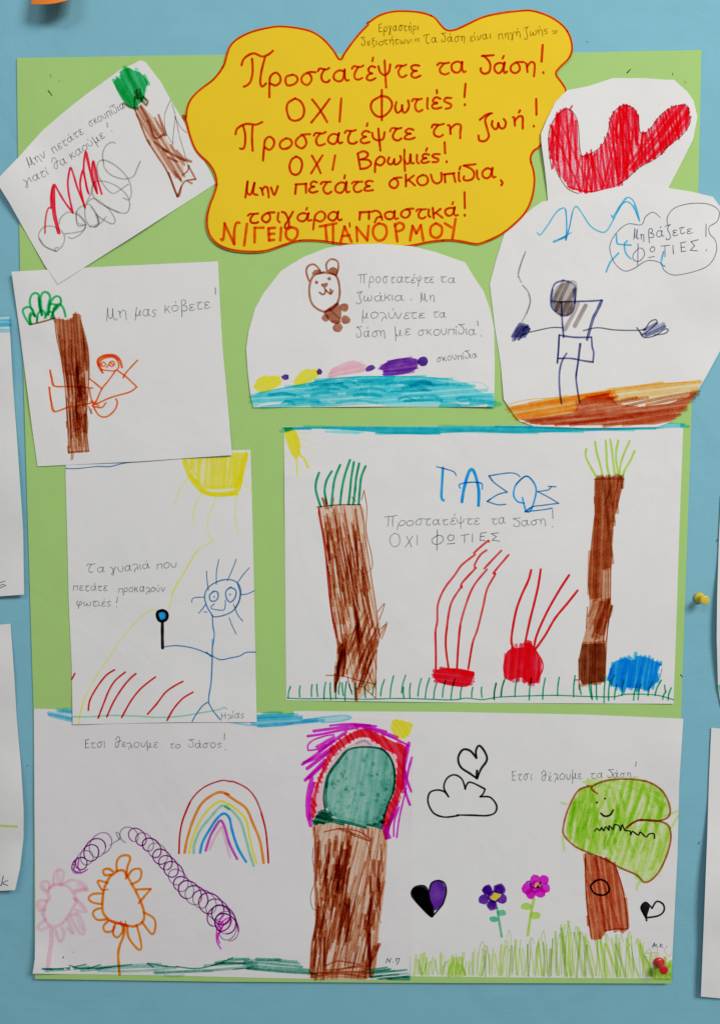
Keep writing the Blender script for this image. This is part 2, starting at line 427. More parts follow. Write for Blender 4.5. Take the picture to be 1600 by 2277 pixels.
# ------------------------------------------------------------------ green card
g_out = [(38, 129), (400, 123), (800, 119), (1276, 117), (1558, 111), (1555, 266), (1551, 428), (1536, 930), (1525, 1242), (1516, 1500),
         (1513, 1597), (1503, 1900), (1491, 2187), (1000, 2186), (500, 2183), (78, 2177), (75, 1575), (62, 1150), (55, 909), (45, 600), (40, 300)]
card = Sheet('poster_card', 'large green poster card pinned on the blue wall under all the drawings', 'poster', g_out, 0.00035, GREEN, thick=0.0003, grid=30, sheet='card_sheet')
def tear(sheet, x, y, dx, dy, w, col='black'):
    p = sheet.part('pin_hole'); view('px')
    p.ribbon([(x, y), (x + dx * .5, y + dy * .5 - .4), (x + dx, y + dy)], col, w, 0.95, 0.1, taper=0.5)
for a in ((108, 202, 8, 11, 3.0), (112, 166, 2, 6, 1.6), (1393, 162, 8, -8, 3.0), (1494, 163, 1, 5, 1.8), (1521, 181, 2, 4, 1.2), (1512, 1501, 4, 5, 3.0), (132, 180, 1, 2, 1.5)):
    tear(card, *a)
card.finish()

# ------------------------------------------------------------------ right lower drawing: tree with a smile (under its left neighbour)
mk = Sheet('drawing', 'white drawing of a smiling lime green tree beside a black cloud, hearts and two flowers', 'drawing',
           [(653, 1581), (1000, 1583), (1300, 1589), (1518, 1598), (1509, 1740), (1505, 1901), (1498, 2040), (1491, 2176), (1200, 2174), (912, 2171), (650, 2168), (651, 1900)],
           0.0005, WHITE, lifts=[(1518, 1690, 110, .0016), (1491, 2176, 70, .0012)], group='drawings on the green poster')
view('U')
t = mk.part('handwriting')
t.write('Έτσι', '610 382 715 382', 33); t.write('θέλουμε', '772 385 992 375', 31); t.write('τα', '1040 375 1105 371', 30); t.write('δάση', '1130 365 1262 366', 26)
t.line('1288 280 1285 306|1282 362 1282 366', 'pencil', 1.8)
p = mk.part('drawn_cloud')
p.line('315 575 240 583 180 560 150 500 160 450 200 435 240 445 262 472|262 472 237 420 255 370 295 352 335 375 355 430|352 428 370 395 400 398 462 430|462 430 452 455 435 472|435 472 490 475 525 520 515 560 470 575 390 573 310 572', 'black', 4.2, 1.0, .05)
p = mk.part('drawn_heart')
p.line('415 260 380 220 340 215 315 260 330 310 380 345 418 372|418 372 440 320 472 270 460 225 430 192 412 220 415 258', 'black', 5.2, 1.0, .05); p.line('416 360 418 330', 'black', 6, 1, .05)
tr = mk.part('drawn_tree')
trunk = mk.part('trunk', tr)
view('V')
tp = '1010 145 1060 160 1120 168 1175 210 1200 280 1225 380 1243 555 1180 560 1120 565 1100 605 1045 612 1030 550 1015 420 1008 300'
trunk.blob(tp, 'redbrown', .78, .3); trunk.hatch(tp, 'redbrown', 83, 7, 7, (.35, .75), 3, .25, skip=.1); trunk.hatch(tp, 'redbrown', 70, 17, 5, (.2, .5), 2, .3, skip=.3)
trunk.line('1120 565 1180 556 1243 555', 'brown', 3); trunk.line('1010 145 1012 300 1020 430 1045 610', 'brown', 3); trunk.line('1175 210 1210 320 1235 450 1243 555', 'brown', 3)
knot = mk.part('knot', tr); knot.line('1070 290 1040 320 1060 360 1110 370 1140 345 1125 300 1090 285 1060 295', 'black', 4.8, 1, .05)
crown = mk.part('crown', tr)
view('U')
cp = '905 660 915 560 980 440 1050 400 1200 372 1330 385 1440 450 1470 560 1400 598 1300 605 1240 640 1300 625 1440 610 1475 680 1450 820 1400 900 1335 940 1250 880 1160 840 1100 790 1020 780 930 710'
crown.blob(cp, 'lime', .42, .45); crown.hatch(cp, 'lime', 104, 9, 8, (.1, .5), 4, .4, wob=7, dang=9, skip=.15)
streaks(crown, cp, 70, 'lime', 60, 190, (.25, .7), (4, 9), .35, (890, 1480, 375, 920), .3); streaks(crown, cp, 26, 'lime', 50, 130, (.3, .7), (5, 10), -.25, (890, 1480, 375, 900), .3)
crown.hatch('905 660 925 540 1000 430 1060 450 1080 620 1060 780 930 700', 'lime', 97, 8, 8, (.5, .8), 3, .15)
crown.hatch('1010 390 1250 378 1400 430 1440 520 1250 440', 'lime', 205, 12, 9, (.35, .75), 4, .25, wob=4)
crown.line('880 505 905 512|885 690 895 765|1335 930 1300 945 1290 978|1440 580 1515 550|1480 640 1518 575|1000 390 1030 400|1320 385 1345 385', 'lime', 6, .55, .4)
crown.line('1130 680 1115 720 1112 760', 'moss', 2.4, .8)
face = mk.part('face', tr)
face.disc(1073, 503, 6.5, 'black'); face.disc(1118, 482, 6, 'black')
face.line('1095 562 1115 578 1145 572 1162 545', 'black', 4.4, 1, .05)
face.line('1062 660 1072 645 1090 657 1098 640 1112 658 1122 635 1140 656 1140 630 1162 650 1170 625 1195 632 1202 657 1212 625 1226 655 1255 660 1258 682 1268 662 1300 682 1310 665 1342 692 1358 676 1385 675 1388 700', 'black', 3.4, 1, .05)
ol = mk.part('outline', tr)
ol.line('1030 415 970 440 920 530 893 620 893 680 950 740 1020 775 1120 815 1200 860 1290 900 1335 940 1390 910 1440 830 1475 720 1470 640 1430 610 1370 600 1290 605 1235 640|1225 652 1300 600 1400 605 1465 580 1470 520 1430 440 1350 390 1230 375 1120 385 1045 420 1075 455|1020 410 1045 415', 'brown', 4.4, .95, .1)
view('V')
p = mk.part('drawn_heart')
p.blob('58 345 80 320 130 315 155 345 165 400 185 450 170 494 110 440 58 378', 'black', 1.0, .04); p.blob('158 350 168 312 200 293 232 303 247 350 232 410 190 455 165 410', 'indigo', .95, .06)
p.blob('62 350 100 325 150 350 175 450 168 485 100 425', 'black', .8, .05)
p.line('155 350 170 305 205 290 240 305 250 350 235 410 215 440 172 490', 'black', 3.8, 1, .05)
p = mk.part('drawn_heart')
p.blob('1313 432 1342 412 1362 432 1352 470 1342 500 1322 470', 'black', 1, .04); p.line('1345 510 1340 490 1315 440 1340 410 1375 442|1375 442 1400 405 1435 420 1440 455 1410 483 1345 494', 'black', 4.2, 1, .05)
f1 = mk.part('drawn_flower')
f1.line('528 440 540 520 553 598', 'sage', 5.5, .9); f1.disc(552, 467, 27, 'sage', .9, 17); f1.disc(510, 502, 27, 'sage', .9, 17)
hd = mk.part('blossom', f1)
for a in ((475, 343, 31), (540, 340, 33), (455, 393, 29), (555, 390, 29), (500, 425, 31), (510, 380, 34)): hd.disc(*a, 'indigo', .95)
for a in ((475, 343, 24), (540, 340, 26), (500, 425, 22)): hd.disc(*a, 'indigo', .6)
f2 = mk.part('drawn_flower')
f2.line('730 392 715 460 695 590', 'lime', 6.5, .95); f2.disc(687, 432, 30, 'lime', .9, 22); f2.disc(736, 482, 28, 'lime', .9, 22)
hd2 = mk.part('blossom', f2)
for a in ((692, 333, 32), (737, 290, 31), (786, 287, 28), (790, 332, 28), (765, 355, 30), (712, 363, 30), (740, 325, 36)): hd2.disc(*a, 'magenta', .95)
hd2.line('690 300 705 295 715 325 740 328 765 315', 'purple', 4, .9); hd2.line('740 330 768 322 765 300', 'black', 3.5)
# flower hearts: opaque crayon over the petals
def crayon_mat(name, col):
    m, nt = new_mat(name); o_ = node(nt, 'ShaderNodeOutputMaterial'); b = node(nt, 'ShaderNodeBsdfPrincipled'); b.inputs['Roughness'].default_value = .6
    n = node(nt, 'ShaderNodeTexNoise'); n.inputs['Scale'].default_value = 500
    mx = node(nt, 'ShaderNodeMix', data_type='RGBA'); mx.inputs[6].default_value = tuple(c * .75 for c in col) + (1,); mx.inputs[7].default_value = tuple(col) + (1,)
    g = node(nt, 'ShaderNodeNewGeometry'); L(nt, g.outputs['Position'], n.inputs['Vector'])
    L(nt, n.outputs['Fac'], mx.inputs[0]); L(nt, mx.outputs[2], b.inputs['Base Color']); L(nt, b.outputs[0], o_.inputs[0]); return m
INK[('crayonyellow', .2)] = crayon_mat('yellow_crayon', (.85, .62, .03)); INK[('crayonorange', .2)] = crayon_mat('orange_crayon', (.9, .45, .08))
e = mk.part('flower_centre', f1); e.blob('488 380 500 372 512 356 535 362 552 366 548 376 530 392 515 402 495 392', 'crayonyellow')
e2 = mk.part('flower_centre', f2); e2.blob('730 318 740 302 755 300 756 312 745 320 738 332', 'crayonorange'); e2.blob('762 312 768 312 766 324 758 326', 'crayonorange')
view('V')
gr = mk.part('drawn_grass')
prof = [(55, 118), (150, 120), (250, 110), (290, 150), (380, 120), (450, 190), (520, 180), (560, 215), (700, 220), (800, 250), (900, 300), (960, 320), (1020, 280), (1100, 215), (1250, 225), (1330, 215), (1380, 140), (1440, 110), (1480, 85)]
def ph(x):
    for (a, b), (c, d) in zip(prof, prof[1:]):
        if a <= x <= c: return b + (d - b) * (x - a) / (c - a)
    return 80
x = 57
while x < 1478:
    H = ph(x) * rnd.uniform(.55, 1.02); lean = rnd.uniform(-14, 18) + (-35 if 900 < x < 1380 and rnd.random() < .6 else 0)
    by = 812 + (x - 55) * .008 - rnd.uniform(0, 14)
    a = P(f'{x + lean} {by - H} {x + lean * .35 + rnd.uniform(-5, 5)} {by - H * .5} {x + rnd.uniform(-6, 6) - lean * .3} {by}')
    gr.ribbon(a, rnd.choice(['lime', 'lime', 'lime', 'moss']), rnd.choice([2.0, 3.0, 4.2, 5.2, 6.2]), rnd.uniform(.45, .9), .3)
    x += rnd.uniform(8, 18)
x = 420
while x < 1400:
    H = ph(x) * rnd.uniform(.7, 1.05); by = 810 - rnd.uniform(0, 30); k = rnd.uniform(14, 34) * rnd.choice((-1, 1))
    gr.ribbon(P(f'{x} {by} {x + k * .3} {by - H * .6} {x + k * .9} {by - H} {x + k * 1.5} {by - H * .82}'), 'moss', 1.7, .6, .3); x += rnd.uniform(35, 75)
gr.hatch('255 808 265 770 285 730 300 700 315 745 340 770 350 808', 'lime', 95, 4, 4, (.5, .9), 3, .2)
gr.hatch('1378 822 1372 770 1395 745 1440 765 1478 735 1482 824', 'lime', 88, 5, 6, (.6, .95), 2, .2); gr.blob('1380 820 1385 760 1440 765 1478 750 1481 822', 'lime', .5, .2, False)
gr.line('1330 690 1390 685 1410 690 1405 720|1405 655 1402 690 1398 715|1440 660 1450 690 1470 705 1478 690', 'moss', 1.6, .6)
s_ = mk.part('signature'); s_.line('1375 658 1388 630 1385 652 1398 638 1396 656|1405 652 1406 655|1420 636 1418 656|1432 640 1420 646 1434 656|1455 652 1454 656', 'ink', 1.7)
mk.finish()

# ------------------------------------------------------------------ left lower drawing: rainbow, worm, flowers and big tree
nm = Sheet('drawing', 'white drawing of a rainbow, coiled purple worm, two flowers and a magenta haloed tree', 'drawing',
           [(76, 1576), (300, 1579), (570, 1585), (760, 1591), (888, 1599), (907, 1605), (915, 1609), (917, 1622), (915, 1700), (914, 1840), (912, 2000), (911, 2179), (760, 2178), (600, 2175), (400, 2170), (250, 2167), (73, 2165), (78, 2132), (79, 2000), (77, 1800)],
           0.00078, WHITE_B, lifts=[(916, 1740, 150, .0011), (916, 1960, 130, .0006), (73, 2165, 90, .003), (76, 1800, 160, .001), (911, 2100, 120, .0008)], group='drawings on the green poster')
view('Q')
t = nm.part('handwriting')
t.write('Ετσι', '415 332 555 326', 38); t.write('θελουμε', '625 325 930 326', 36); t.write('το', '1020 328 1088 330', 30); t.write('δάσος', '1150 327 1380 328', 33)
t.line('1406 228 1404 272|1412 340 1413 344', 'pencil', 1.8)
sk = nm.part('drawn_sky')
sk.hatch('168 88 230 58 330 62 330 132 250 127 190 110', 'sky', 12, 7, 9, (.35, .8), 5, .3); sk.hatch('168 88 230 65 330 70 330 120 250 117 190 105', 'teal', 6, 12, 7, (.3, .6), 5, .3)
view('S'); sk = nm.part('drawn_sky')
sk.hatch('255 72 350 25 590 25 640 60 790 78 805 95 600 112 400 125 255 115', 'sky', -4, 6, 8, (.3, .7), 9, .35, wob=3); sk.hatch('255 80 350 30 560 35 640 65 700 85 600 100 400 95', 'teal', -3, 11, 8, (.25, .6), 9, .35, wob=3)
sk.line('640 80 780 60 900 45 1000 40 1045 60 980 82 900 92 800 98|0 90 200 120 420 128 560 110', 'sky', 4, .5, .4)
sk.line('660 85 850 70 1020 58', 'sky', 8, .25, .4)
rb = nm.part('drawn_rainbow')
def bow(n, s, c, w, d=1.0):
    q = nm.part('rainbow_band', rb); q.line(s, c, w, d, .12)
rb.line('Q:1155 1080 1165 1020 1210 890 1280 780 1370 710 1440 735 S:30 770 120 840 180 920 210 1080 260 1265', 'yellow', 5.5, .8)
bow('red', 'Q:1082 1080 1088 950 1110 840 1170 700 1260 610 1380 563 1440 568 S:80 592 180 642 250 722 300 840 335 980 352 1130 360 1260', 'darkred', 3.6, .95)
rb.line('Q:1082 1080 1088 950 1110 840 1160 720|S:300 850 335 980 352 1130 360 1260', 'red', 4.2, .6)
bow('orange', 'Q:1122 1075 1140 980 1180 850 1240 730 1320 665 1380 645 1440 665 S:0 685 80 740 175 810 230 930 290 1080 320 1260', 'orange', 6, .95)
bow('green', 'Q:1187 1078 1190 1020 1230 920 1300 830 1385 742 1440 770 S:0 790 60 830 130 920 170 1050 205 1180 237 1285', 'palegreen', 6, 1)
bow('blue', 'Q:1232 1075 1250 1000 1300 910 1350 835 1400 797 1440 830 1460 920 1500 1040 1558 1140', 'blue', 6, .9)
bow('purple', 'Q:1272 1060 1300 970 1330 910 1375 848 1405 890 1440 1010 1495 1120', 'violet', 6, .8)
bow('pink', 'Q:1300 1050 1340 960 1385 890|Q:1390 900 1415 1000 1445 1108', 'rose', 6, .9)
w = nm.part('drawn_worm')
def coil(path, r0, r1, turns, ph0=0.0, tilt=0.0):
    q = spline(path, 1.0); n = int(turns * 18); out = []
    for i in range(n + 1):
        t = i / n; x, y = q[min(len(q) - 1, int(t * (len(q) - 1)))]; r = (r0 + (r1 - r0) * t) * (1 + .12 * noise.noise((t * turns * .7, 3, ph0)))
        a = ph0 + t * turns * 2 * math.pi
        u, v = r * math.cos(a) * .8, r * math.sin(a)
        out.append((x + u * math.cos(tilt) - v * math.sin(tilt), y + u * math.sin(tilt) + v * math.cos(tilt)))
    return out
def worm(c, arcs):
    w.ribbon(c, 'plum', 2.6, .72, .15)
    for _ in range(arcs):       # spots where the felt pen ran wetter
        a = rnd.randrange(0, len(c) - 12); w.ribbon(c[a:a + rnd.randrange(7, 14)], 'violet', rnd.uniform(2.6, 3.6), rnd.uniform(.5, .9), .15)
worm(coil(P('Q: 360 1175 420 1110 470 1060 540 1000'), 16, 27, 5, 1.0, .5), 9)
w.ribbon(P('Q: 590 1022 650 985 665 965 650 935 635 930 645 960 660 980'), 'plum', 2.4, .75, .12)
worm(coil(P('Q: 700 950 760 945 830 985 920 1060 R: 960 150 1040 240 1110 350 1200 420 1300 480 1390 560 1430 660'), 17, 29, 17, 2.2, -.6), 26)
worm(coil(P('R: 1330 560 1400 590 1440 670'), 24, 26, 2.5, .5, .2), 3)
w.line('R:1380 800 1350 740 1360 640 1430 580 1455 600 1430 650 1380 680 1355 700 1370 760|R:1350 600 1400 620 1370 680 1360 720|R:1400 560 1360 620 1385 660|R:1440 590 1390 640 1365 690', 'magenta', 3.4, .75)
w.line('Q:370 1120 365 1180 390 1215 430 1195|Q:325 1190 350 1215 385 1222|Q:345 1140 335 1200 370 1215', 'violet', 3.6, .8)
w.line('Q:330 1160 345 1165|Q:338 1180 355 1185', 'black', 1.5)
pf = nm.part('drawn_flower')
view('R')
pf.line('160 370 200 345 280 350 330 400 350 460 310 540 250 620 190 640 140 610 120 540 140 470 160 440 150 400 160 370', 'rose', 7.5, .8, .25)
for s in ('190 340 195 270 230 235 262 260 240 340', '150 390 105 370 108 325 150 325 165 360', '130 520 85 525 78 470 110 455 140 460', '135 590 80 640 100 665 160 640', '245 345 320 310 390 330 428 380 340 380',
          '340 400 400 372 428 380', '335 440 380 470 422 535 350 525', '310 560 365 555 400 620 408 690 370 680 310 570', '290 590 330 690 290 655', '200 660 235 748 265 700 250 650'):
    pf.line(s, 'rose', 7.5, .7, .3)
pf.line('350 560 390 660|225 250 222 330|120 350 130 400|100 490 110 560|365 345 410 370|345 450 400 510', 'rose', 9, .5, .35)
pf.line('175 660 175 750 160 850 150 930', 'rose', 10, .9, .25)
of = nm.part('drawn_flower')
of.line('640 250 590 290 555 360 540 440 540 530 570 580 620 612 690 625 760 640 820 610 835 560 820 490 780 400 730 310 690 245 640 245', 'orange', 6, 1, .12)
for s in ('640 245 640 180 670 140 720 135 735 160 715 220 705 300', '605 270 555 275 545 240 580 230 615 250', '575 330 508 315 515 350 540 385', '540 405 470 410 440 440 470 470 535 482', '530 510 490 520 470 550 500 592 565 590', '580 600 545 640 560 678 610 670 630 620',
          '620 640 615 695 645 718 680 680 685 630', '715 640 725 720 790 802 815 790 800 700 780 630', '820 610 890 695 915 640 900 580 830 540', '795 475 880 375|880 373 780 378|745 340 800 310 815 260 800 230 750 240 715 290'):
    of.line(s, 'orange', 5.4, 1, .12)
of.line('695 630 690 700 660 780 650 850 660 982', 'orange', 6.2, 1, .12); of.line('600 600 720 640|660 615 700 635', 'vermilion', 6, .6)
of.line('545 385 580 375|670 600 672 640|700 600 712 640', 'ember', 2)
gd = nm.part('drawn_ground')
gd.hatch('118 952 300 922 500 930 740 918 860 908 1070 935 1260 938 1320 912 1460 868 1600 892 1600 935 1400 945 1260 965 1100 985 940 988 900 950 700 965 400 955', 'pine', -3, 5, 5.5, (.18, .5), 14, .5, wob=4, dang=5)
gd.line('115 943 200 942 300 934 420 910|115 943 180 946|300 915 400 942 525 913|430 940 550 932 745 912|490 945 600 930|858 905 900 930|860 902 1000 925 1080 928|1065 926 1200 940 1320 918 1465 864|1312 918 1420 900 1555 902|1470 945 1590 935', 'pine', 3.2, .75, .4)
gd.hatch('T:-190 1180 -60 1165 60 1180 240 1195 320 1265 390 1300 250 1295 130 1285 -60 1280 -190 1265', 'pine', 4, 5, 6, (.25, .6), 9, .5, wob=3)
gd = nm.part('drawn_ground')
gd.line('T:870 1270 1040 1245|T:880 1290 1070 1258|T:900 1300 1215 1266|T:900 1325 1140 1308|T:980 1345 1240 1325|T:900 1335 990 1320|T:1060 1350 1240 1352|T:1180 1330 1245 1335', 'pine', 4.4, .6, .45)
gd.hatch('T:880 1275 1050 1255 1080 1270 1240 1320 1245 1355 930 1340', 'pine', -4, 6, 5, (.15, .45), 8, .5)
tr = nm.part('drawn_tree')
halo = nm.part('halo', tr)
view('S')
for s, wd in (('870 125 1050 110 1250 130', 5), ('735 170 920 145 1080 120 1200 125', 7), ('685 212 800 195 950 165 1100 140', 6), ('690 330 685 290 730 245 830 210 900 200', 4), ('690 330 760 320 830 280', 4), ('640 445 760 360 900 250', 7), ('655 430 780 380 900 300', 8),
              ('680 480 760 420 880 330', 8), ('665 575 740 500 830 410', 8), ('690 560 760 500 820 440', 7), ('720 560 690 680 682 830 708 950', 9), ('735 600 705 740 705 900', 7), ('1080 125 1200 145 1330 175', 7), ('1150 150 1290 180 1420 222', 8), ('1300 190 1420 240 1520 290', 5),
              ('1520 270 1500 380 1480 480 1470 640', 8), ('1500 300 1480 400 1478 560', 8), ('1545 390 1515 500 1490 620', 6), ('1480 470 1510 590 1540 670', 6), ('1470 600 1500 700 1528 780', 6), ('1500 640 1470 760 1440 900 1420 1050', 4), ('1440 800 1400 920 1395 1040', 4),
              ('1425 760 1385 880 1320 1000', 9), ('1390 860 1350 960 1335 1055', 9), ('1370 900 1345 1000 1360 1050', 8), ('1310 940 1320 1000 1340 1050', 8), ('780 330 900 250 1000 180', 8), ('760 300 900 220', 7)):
    halo.line(s, 'magenta', wd, rnd.uniform(.7, .95), .15)
ring = nm.part('ring', tr)
rp = '722 890 715 760 760 600 850 370 920 270 1020 200 1130 155 1200 165 1300 210 1420 270 1490 300 1482 480 1470 640 1420 760 1340 960 1305 930 1340 800 1400 690 1422 500 1415 370 1340 330 1200 232 1100 225 1000 285 900 370 800 560 762 680 738 885'
ring.blob(rp, 'red', .8, .2); ring.hatch(rp, 'red', 60, 9, 7, (.35, .7), 3, .25, skip=.15)
bl = nm.part('blush', tr)
bl.blob('745 880 765 690 830 530 920 370 1020 295 1160 235 1300 310 1390 350 1418 400 1405 520 1330 350 1150 298 1020 320 880 490 815 620 825 830', 'pink', .9, .25); bl.line('1090 270 1150 250 1200 280', 'navy', 5, .3, .4)
cr = nm.part('crown', tr)
gp = '860 530 920 440 1010 330 1130 302 1280 315 1360 380 1400 500 1395 650 1350 760 1290 920 1200 955 1050 925 900 875 845 800 830 640'
cr.blob(gp, 'seagreen', .55, .25); cr.hatch(gp, 'seagreen', 100, 9, 8, (.05, .28), 1, .35, wob=3, dang=6)
cr.hatch('1150 400 1280 330 1370 420 1400 520 1390 650 1350 760 1290 920 1100 920 1200 700', 'seagreen', 95, 11, 9, (.1, .35), 3, .45)
cr.blob('840 690 900 830 1050 890 1200 900 1320 750 1395 600 1390 680 1350 770 1280 930 1180 955 1040 925 890 875 840 800', 'pine', .13, .6)
cr.blob('1290 600 1395 500 1395 660 1340 790 1300 880 1240 900 1330 720', 'pine', .15, .6)
for i in range(60):
    for _ in range(20):
        xx, yy = rnd.uniform(850, 1395), rnd.uniform(340, 920)
        if inside(*P1(f'{xx} {yy}'), spline(P(gp), 6, True)) and rnd.random() < .3 + (yy - 340) / 800: break
    if inside(*P1(f'{xx} {yy}'), spline(P(gp), 6, True)): cr.line(f'{xx} {yy} {xx + rnd.uniform(-9, 9)} {yy + rnd.uniform(2, 9)} {xx + rnd.uniform(-14, 14)} {yy + rnd.uniform(4, 16)}', 'pine', rnd.uniform(3, 8), rnd.uniform(.08, .3), .6)
cr.line('830 830 818 700 850 540 930 420 1010 330 1130 302 1280 315 1360 380 1402 500 1398 650 1350 770 1310 900', 'pine', 4.6, 1, .15)
cr.line('835 640 860 540 920 450 1000 345|1290 310 1370 400 1400 520 1390 680|840 800 835 690 850 600', 'pine', 4, .7, .25)
cr.hatch('728 912 790 845 840 830 890 880 1000 905 1150 945 1270 935 1300 900 1295 970 1270 985 1150 965 900 928 750 938', 'pine', 14, 6, 7, (.7, 1), 3, .15); cr.blob('728 912 800 840 880 880 890 925 750 938', 'pine', .7, .2)
tk = nm.part('trunk', tr)
tp = 'S:735 935 900 930 1100 970 1295 985 T:1030 120 1020 350 1000 600 960 900 945 1100 935 1250 860 1345 600 1335 368 1340 372 1050 410 850 402 400 395 150'
tk.blob(tp, 'palebrown', .65, .25)
view('T')
tk.hatch(tp, 'brown', 104, 8, 4, (.12, .5), 3, .45, skip=.12, wob=6, dang=6); tk.hatch(tp, 'brown', 97, 13, 5, (.15, .5), 2, .45, skip=.35, wob=6, dang=7)
streaks(tk, tp, 70, 'brown', 150, 420, (.3, .75), (2.5, 5), .22, (400, 1010, 20, 1250))
streaks(tk, tp, 46, 'brown', 150, 380, (.55, .95), (4, 8), .12, (420, 720, 60, 800), .3); streaks(tk, tp, 22, 'brown', 120, 330, (.6, .95), (4, 8), .0, (820, 980, 250, 1250), .3)
streaks(tk, tp, 22, 'brown', 180, 420, (.55, .9), (3, 6), -.02, (395, 500, 40, 1300), .3); streaks(tk, tp, 30, 'umber', 100, 300, (.2, .5), (1.5, 2.6), .25, (480, 820, 500, 1250), .3)
streaks(tk, tp, 14, 'brown', 60, 150, (.6, .9), (6, 9), .1, (560, 720, 60, 650), .2)
tk.line('395 0 405 200 400 400 412 850 375 1050 370 1335', 'brown', 5, .75, .2); tk.line('1000 20 1030 120 1022 350 1000 600 960 900 945 1100 930 1250', 'palebrown', 6, .9, .2); tk.line('985 150 1000 390', 'brown', 4, .7)
tk.line('400 500 370 570 360 640 380 720 430 745|385 190 378 270 390 350|930 640 950 740 985 850|860 130 890 230 905 330', 'umber', 1.8, .8)
tk.line('620 5 760 60 895 120|600 10 780 85 890 125|480 40 640 10 800 40 900 110|700 30 760 80|850 90 820 20|880 100 870 10', 'brown', 3, .85, .2)
tk.line('480 1270 640 1255 800 1225|500 1290 700 1250 830 1235|480 1240 560 1200 640 1190 800 1220|420 1320 620 1300 850 1330|370 1300 500 1290 850 1280', 'brown', 4, .7, .35)
tk.hatch('375 1295 850 1275 855 1340 372 1335', 'brown', 2, 5, 6, (.2, .5), 4, .5)
tk.line('400 1100 390 1330|930 1060 880 1250|960 1040 940 1120 870 1230|975 1040 945 1090', 'brown', 7, .85, .25)
view('S')
sn = nm.part('drawn_sun'); sp = '1375 110 1400 75 1480 85 1545 112 1545 150 1500 220 1430 230 1380 170'
sn.blob(sp, 'yellow', .85, .2); sn.hatch(sp, 'yellow', 55, 9, 6, (.3, .6), 1, .3)
view('T')
s_ = nm.part('signature'); s_.line('1030 1205 1045 1165|1045 1165 1062 1200|1062 1200 1075 1162|1095 1196 1097 1199|1122 1172 1120 1192|1118 1168 1150 1165|1150 1165 1140 1195 1125 1220', 'ink', 1.9)
d_ = nm.part('pencil_dot'); view('R'); d_.disc(260, 860, 7, 'pencil', .8); d_.disc(331, 824, 3.5, 'pencil', .9)
nm.finish()

# ------------------------------------------------------------------ tall drawing with magnifying glass
gl = Sheet('drawing', 'tall white drawing of a blue stick figure holding a magnifying glass under a yellow sun', 'drawing',
           [(147, 1012), (557, 1000), (560, 1100), (563, 1220), (567, 1420), (571, 1606), (400, 1606), (250, 1609), (162, 1611), (160, 1484), (153, 1335), (150, 1200), (146, 1056)],
           0.00102, WHITE, lifts=[(162, 1611, 110, .0012), (400, 1606, 160, .0009), (571, 1606, 110, .0009)], group='drawings on the green poster')
view('O')
p = gl.part('drawn_sky'); p.line('60 180 150 180 300 165 400 165 480 145 560 130 620 118', 'penblue', 2.6, .85)
su = gl.part('drawn_sun')
su.blob('975 95 1455 65 1400 310 1200 330 1080 290', 'yellow', .28, .3, False); su.hatch('975 95 1455 65 1400 310 1200 330 1080 290', 'yellow', 94, 7, 7, (.4, .85), 2, .3, skip=.08, smooth=False)
su.line('970 90 1010 220 1080 320 1140 365 1220 378 1330 372 1385 340 1410 240 1450 70', 'yellow', 11.5, .95, .12)
su.line('1020 240 1120 320 1250 330 1370 320|1100 350 1200 385 1380 378', 'yellow', 8, .6, .2); su.line('1410 300 1440 180 1462 70|1395 350 1425 260', 'paleyellow', 3, .8)
su.line('1000 255 940 340 900 450|1105 375 1060 460 1045 540 1047 615|1220 395 1180 500 1155 580 1160 680 1195 740|1385 370 1368 480 1370 580 1390 680|1410 270 1490 350', 'paleyellow', 2.4, .95)
ry = gl.part('drawn_ray')
ry.line('O:1195 740 1080 810 1020 900 960 1010 925 1060 P:920 270 880 350 870 420 850 465', 'paleyellow', 3.2, .9); ry.line('P:760 475 700 480 620 550 500 680 400 830 280 1010 210 1140 170 1270 160 1355', 'paleyellow', 3, .9)
ry.line('O:1080 810 1020 900 960 1010|P:920 240 920 270 880 350|P:210 1140 170 1270 160 1355', 'yellow', 3, .45)
t = gl.part('handwriting')
t.write('Τα', '215 985 360 985', 42); t.write('γυαλιά', '405 983 705 955', 40); t.write('που', '765 962 910 945', 38)
view('P')
t.write('πετάτε', '115 325 380 326', 38); t.write('προκαλούν', '465 338 825 332', 36); t.write('φωτιές', '140 442 405 442', 36); t.line('458 375 450 420|450 447 451 451', 'pencil', 1.8)
mg = gl.part('drawn_magnifier')
mg.blob('803 462 840 475 856 515 840 560 803 575 768 560 750 515 765 475', 'black', .0); 
mg.line('803 478 770 490 765 520 780 552 805 560 832 545 840 515 830 488 803 478', 'black', 7, 1, .03); mg.line('805 472 768 485 760 520 775 556 805 565 838 550 848 515 835 485 805 472', 'black', 4, 1, .03)
ln = gl.part('lens', mg); ln.disc(803, 517, 36, 'blue', .95, 42)
hn = gl.part('handle', mg); hn.line('804 575 804 680 806 768', 'black', 7, 1, .03)
fr = gl.part('drawn_fire')
for s in ('232 1250 245 1170 300 1070 370 980 435 937', '308 1310 350 1200 390 1100 440 1020 517 955', '375 1300 430 1180 500 1070 560 1000 600 967', '490 1305 560 1180 630 1090 700 1030 750 993', '690 1280 760 1200 830 1110 900 1060 962 1027', '840 1328 890 1240 960 1160 1040 1110', '105 1010 128 965'):
    fr.line(s, 'redline', 4.2, 1, .08); fr.line(s, 'darkred', 2.2, .5, .1)
gn = gl.part('drawn_ground'); gn.line('112 1300 250 1300 400 1290 600 1295 780 1305 950 1295 1100 1270 1240 1245 1280 1228 1300 1240', 'palegreen', 3.6, .9)
fg = gl.part('drawn_figure')
